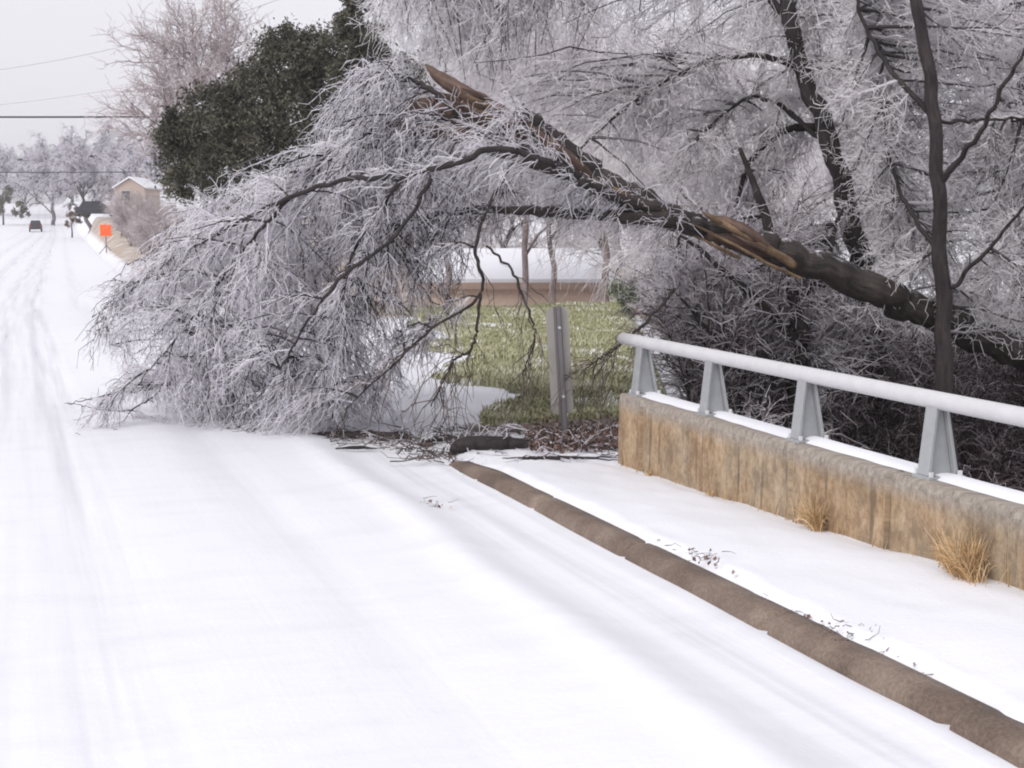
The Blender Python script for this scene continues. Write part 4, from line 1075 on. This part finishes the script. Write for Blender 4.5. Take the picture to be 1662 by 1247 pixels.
# ------------------------------------------------------------------ houses
def house(name, label, px0, px1, depth, ez, rz_, wallm, dep=8, zoff=0, ridge='x', wins=(.2, .7)):
    x0 = (px0 - IW / 2) / FPX * depth; x1 = (px1 - IW / 2) / FPX * depth; w = x1 - x0; xc = (x0 + x1) / 2
    zg = float(gz(xc, depth + dep / 2)) - .3 + zoff
    o = thing(name, label, "house", (xc, depth, zg)); e = ez - zg; r = rz_ - zg
    m = MB()
    if ridge == 'x': m.prism([(0, 0), (dep, 0), (dep, e), (dep / 2, r - .12), (0, e)], 'x', -w / 2, w / 2)
    else: m.prism([(-w / 2, 0), (w / 2, 0), (w / 2, e), (0, r - .12), (-w / 2, e)], 'y', 0, dep)
    m.build("wall", wallm, o)
    m = MB(); ov = .25
    if ridge == 'x':
        sl = (r - e) / (dep / 2)
        m.prism([(-ov, e - ov * sl), (dep / 2, r), (dep + ov, e - ov * sl), (dep + ov, e - ov * sl + .18), (dep / 2, r + .2), (-ov, e - ov * sl + .18)], 'x', -w / 2 - ov, w / 2 + ov)
    else:
        sl = (r - e) / (w / 2)
        m.prism([(-w / 2 - ov, e - ov * sl), (0, r), (w / 2 + ov, e - ov * sl), (w / 2 + ov, e - ov * sl + .18), (0, r + .2), (-w / 2 - ov, e - ov * sl + .18)], 'y', -ov, dep + ov)
    rf = m.build("roof", M['snow'], o)
    if ridge == 'x':
        m = MB(); m.box(-w / 2 - ov, w / 2 + ov, -ov - .05, -ov - .003, e - ov * sl - .16, e - ov * sl + .06); m.build("fascia", M['trim'], rf)
    for k in wins:
        xx = -w / 2 + w * k
        m = MB(); m.box(xx - .55, xx + .55, -.05, .02, e - 1.5, e - .35); f_ = m.build("window", M['galv'], o)
        m = MB(); m.box(xx - .48, xx + .48, -.056, -.048, e - 1.43, e - .42); m.build("pane", M['window'], f_)
    return o
house("brick_house", "low pale brick house with a snowy roof beyond the lawn", 690, 985, 50, -.25, .62, M['brick_pale'], 9, 0, 'x', ())
house("tan_house", "tan brick house with a snowy gable roof behind the orange sign", 192, 240, 165, 5.35, 6.35, M['brick_tan'], 7, 0, 'y', (.36,))

# ------------------------------------------------------------------ cars, sign, poles and wires
def car(name, label, loc, rz, m):
    o = thing(name, label, "car", loc, rz)
    b = MB(); b.prism([(-2.25, .35), (2.2, .35), (2.28, .62), (2.2, .85), (1.15, .98), (-2.2, 1.02), (-2.3, .7)], 'y', -.88, .88); b.build("body", m, o, .05)
    b = MB(); hb = [(-1.95, -.82), (1.0, -.82), (1.0, .82), (-1.95, .82)]; ht = [(-1.6, -.62), (.2, -.62), (.2, .62), (-1.6, .62)]
    b.hexa([(x, y, .985) for x, y in hb], [(x, y, 1.56) for x, y in ht]); b.build("cabin", M['glass'], o, .03)
    b = MB(); b.box(-1.62, .22, -.63, .63, 1.555, 1.62); b.build("roof", m, o, .02)
    for x in (-1.35, 1.4):
        for y in (-.8, .8):
            b = MB(); b.cyl((x, y, .33), .33, .2, 'y', 16); b.build("wheel", M['tyre'], o)
    for y in (-.68, .68):
        b = MB(); b.box(-2.34, -2.24, y - .13, y + .13, .68, .9); b.build("tail_light", M['lamp_red'], o)
        b = MB(); b.box(2.18, 2.3, y - .15, y + .15, .62, .76); b.build("headlight", M['galv'], o)
    return o
d = 214; x = (62 - IW / 2) / FPX * d
car("distant_car", "dark car driving far down the snowy road", (x, d, float(gz(x, d))), math.atan2(U[1], U[0]), M['car_dark'])
d = 152; x = (166 - IW / 2) / FPX * d
car("parked_car", "dark car parked side-on behind the orange sign", (x, d, float(gz(x + 1.5, d)) + .25), .12, M['car_dark'])
d = 96; x = (175 - IW / 2) / FPX * d; zc = P(175, 374, d)[2]; zg = float(gz(x, d))
o = thing("road_sign", "bright orange square warning sign beside the far road", "sign", (x, d, zg))
m = MB(); m.box(-.37, .37, -.02, .0, zc - zg - .37, zc - zg + .37); m.build("panel", M['orange'], o, .008)
m = MB(); m.box(-.03, .03, .003, .05, -.2, zc - zg + .3); m.build("post", M['post'], o)
if zc - zg > .6:
    m = MB(); m.hexa([(-.5, .0, -.05), (-.44, .0, -.05), (-.44, .05, -.05), (-.5, .05, -.05)], [(-.03, .06, .5), (.03, .06, .5), (.03, .1, .5), (-.03, .1, .5)])
    m.hexa([(.44, .0, -.05), (.5, .0, -.05), (.5, .05, -.05), (.44, .05, -.05)], [(-.03, .06, .5), (.03, .06, .5), (.03, .1, .5), (-.03, .1, .5)]); m.build("leg", M['post'], o)

px_, pd = 440, 62; x = (px_ - IW / 2) / FPX * pd; zg = float(gz(x, pd)); ztop = P(440, 100, pd)[2]
o = thing("utility_pole", "wooden utility pole hidden behind the dark evergreen", "pole", (x, pd, zg))
m = MB(); m.cyl((0, 0, (ztop - zg) / 2 - .3), .14, ztop - zg + .6, n=12); m.build("pole", M['pole'], o)
m = MB(); m.box(-1.1, 1.1, -.16, -.05, ztop - zg - .6, ztop - zg - .45); m.build("crossarm", M['pole'], o)
def wire(label, a, b, sag, r, m='wire'):
    p0, p1 = P(*a), P(*b); u = np.linspace(0, 1, 40)[:, None]
    pts = p0 * (1 - u) + p1 * u + np.array([0, 0, -1.]) * sag * 4 * u * (1 - u)
    v, f, _ = tubes((pts - p0)[None], r, r, 6)
    q = link("overhead_wire", mesh_np("overhead_wire", v, f, 4), M[m], None, tuple(p0)); tag(q, label, "wire", "overhead wires at the upper left")
wire("dark straight overhead wire, the lowest and most visible across the pale sky", (-700, 182, 62), (440, 188, 62), .12, .042)
wire("faint overhead wire curving up to the right, highest in the sky", (-900, 60, 58), (600, -60, 62), 3.1, .016, 'wire_ice')
wire("faint overhead wire just above the dark straight wire", (-700, 150, 60), (440, 88, 62), 1.5, .013, 'wire_ice')
wire("thin overhead wire far off in front of the grey trees", (-300, 274, 120), (235, 279, 120), .15, .04, 'wire')

# ------------------------------------------------------------------ winter air
m = MB(); m.box(-1900, 1900, -300, 2700, -12, 26)
hm = bpy.data.materials.new("winter_haze"); hm.use_nodes = True
hn = hm.node_tree.nodes; hn.remove(hn["Principled BSDF"])
pv = hn.new("ShaderNodeVolumePrincipled"); pv.inputs['Color'].default_value = (.97, .97, .99, 1); pv.inputs['Density'].default_value = .0008; pv.inputs['Anisotropy'].default_value = .2
hm.node_tree.links.new(pv.outputs[0], hn["Material Output"].inputs['Volume'])
kind(m.build("haze", hm), 'stuff')
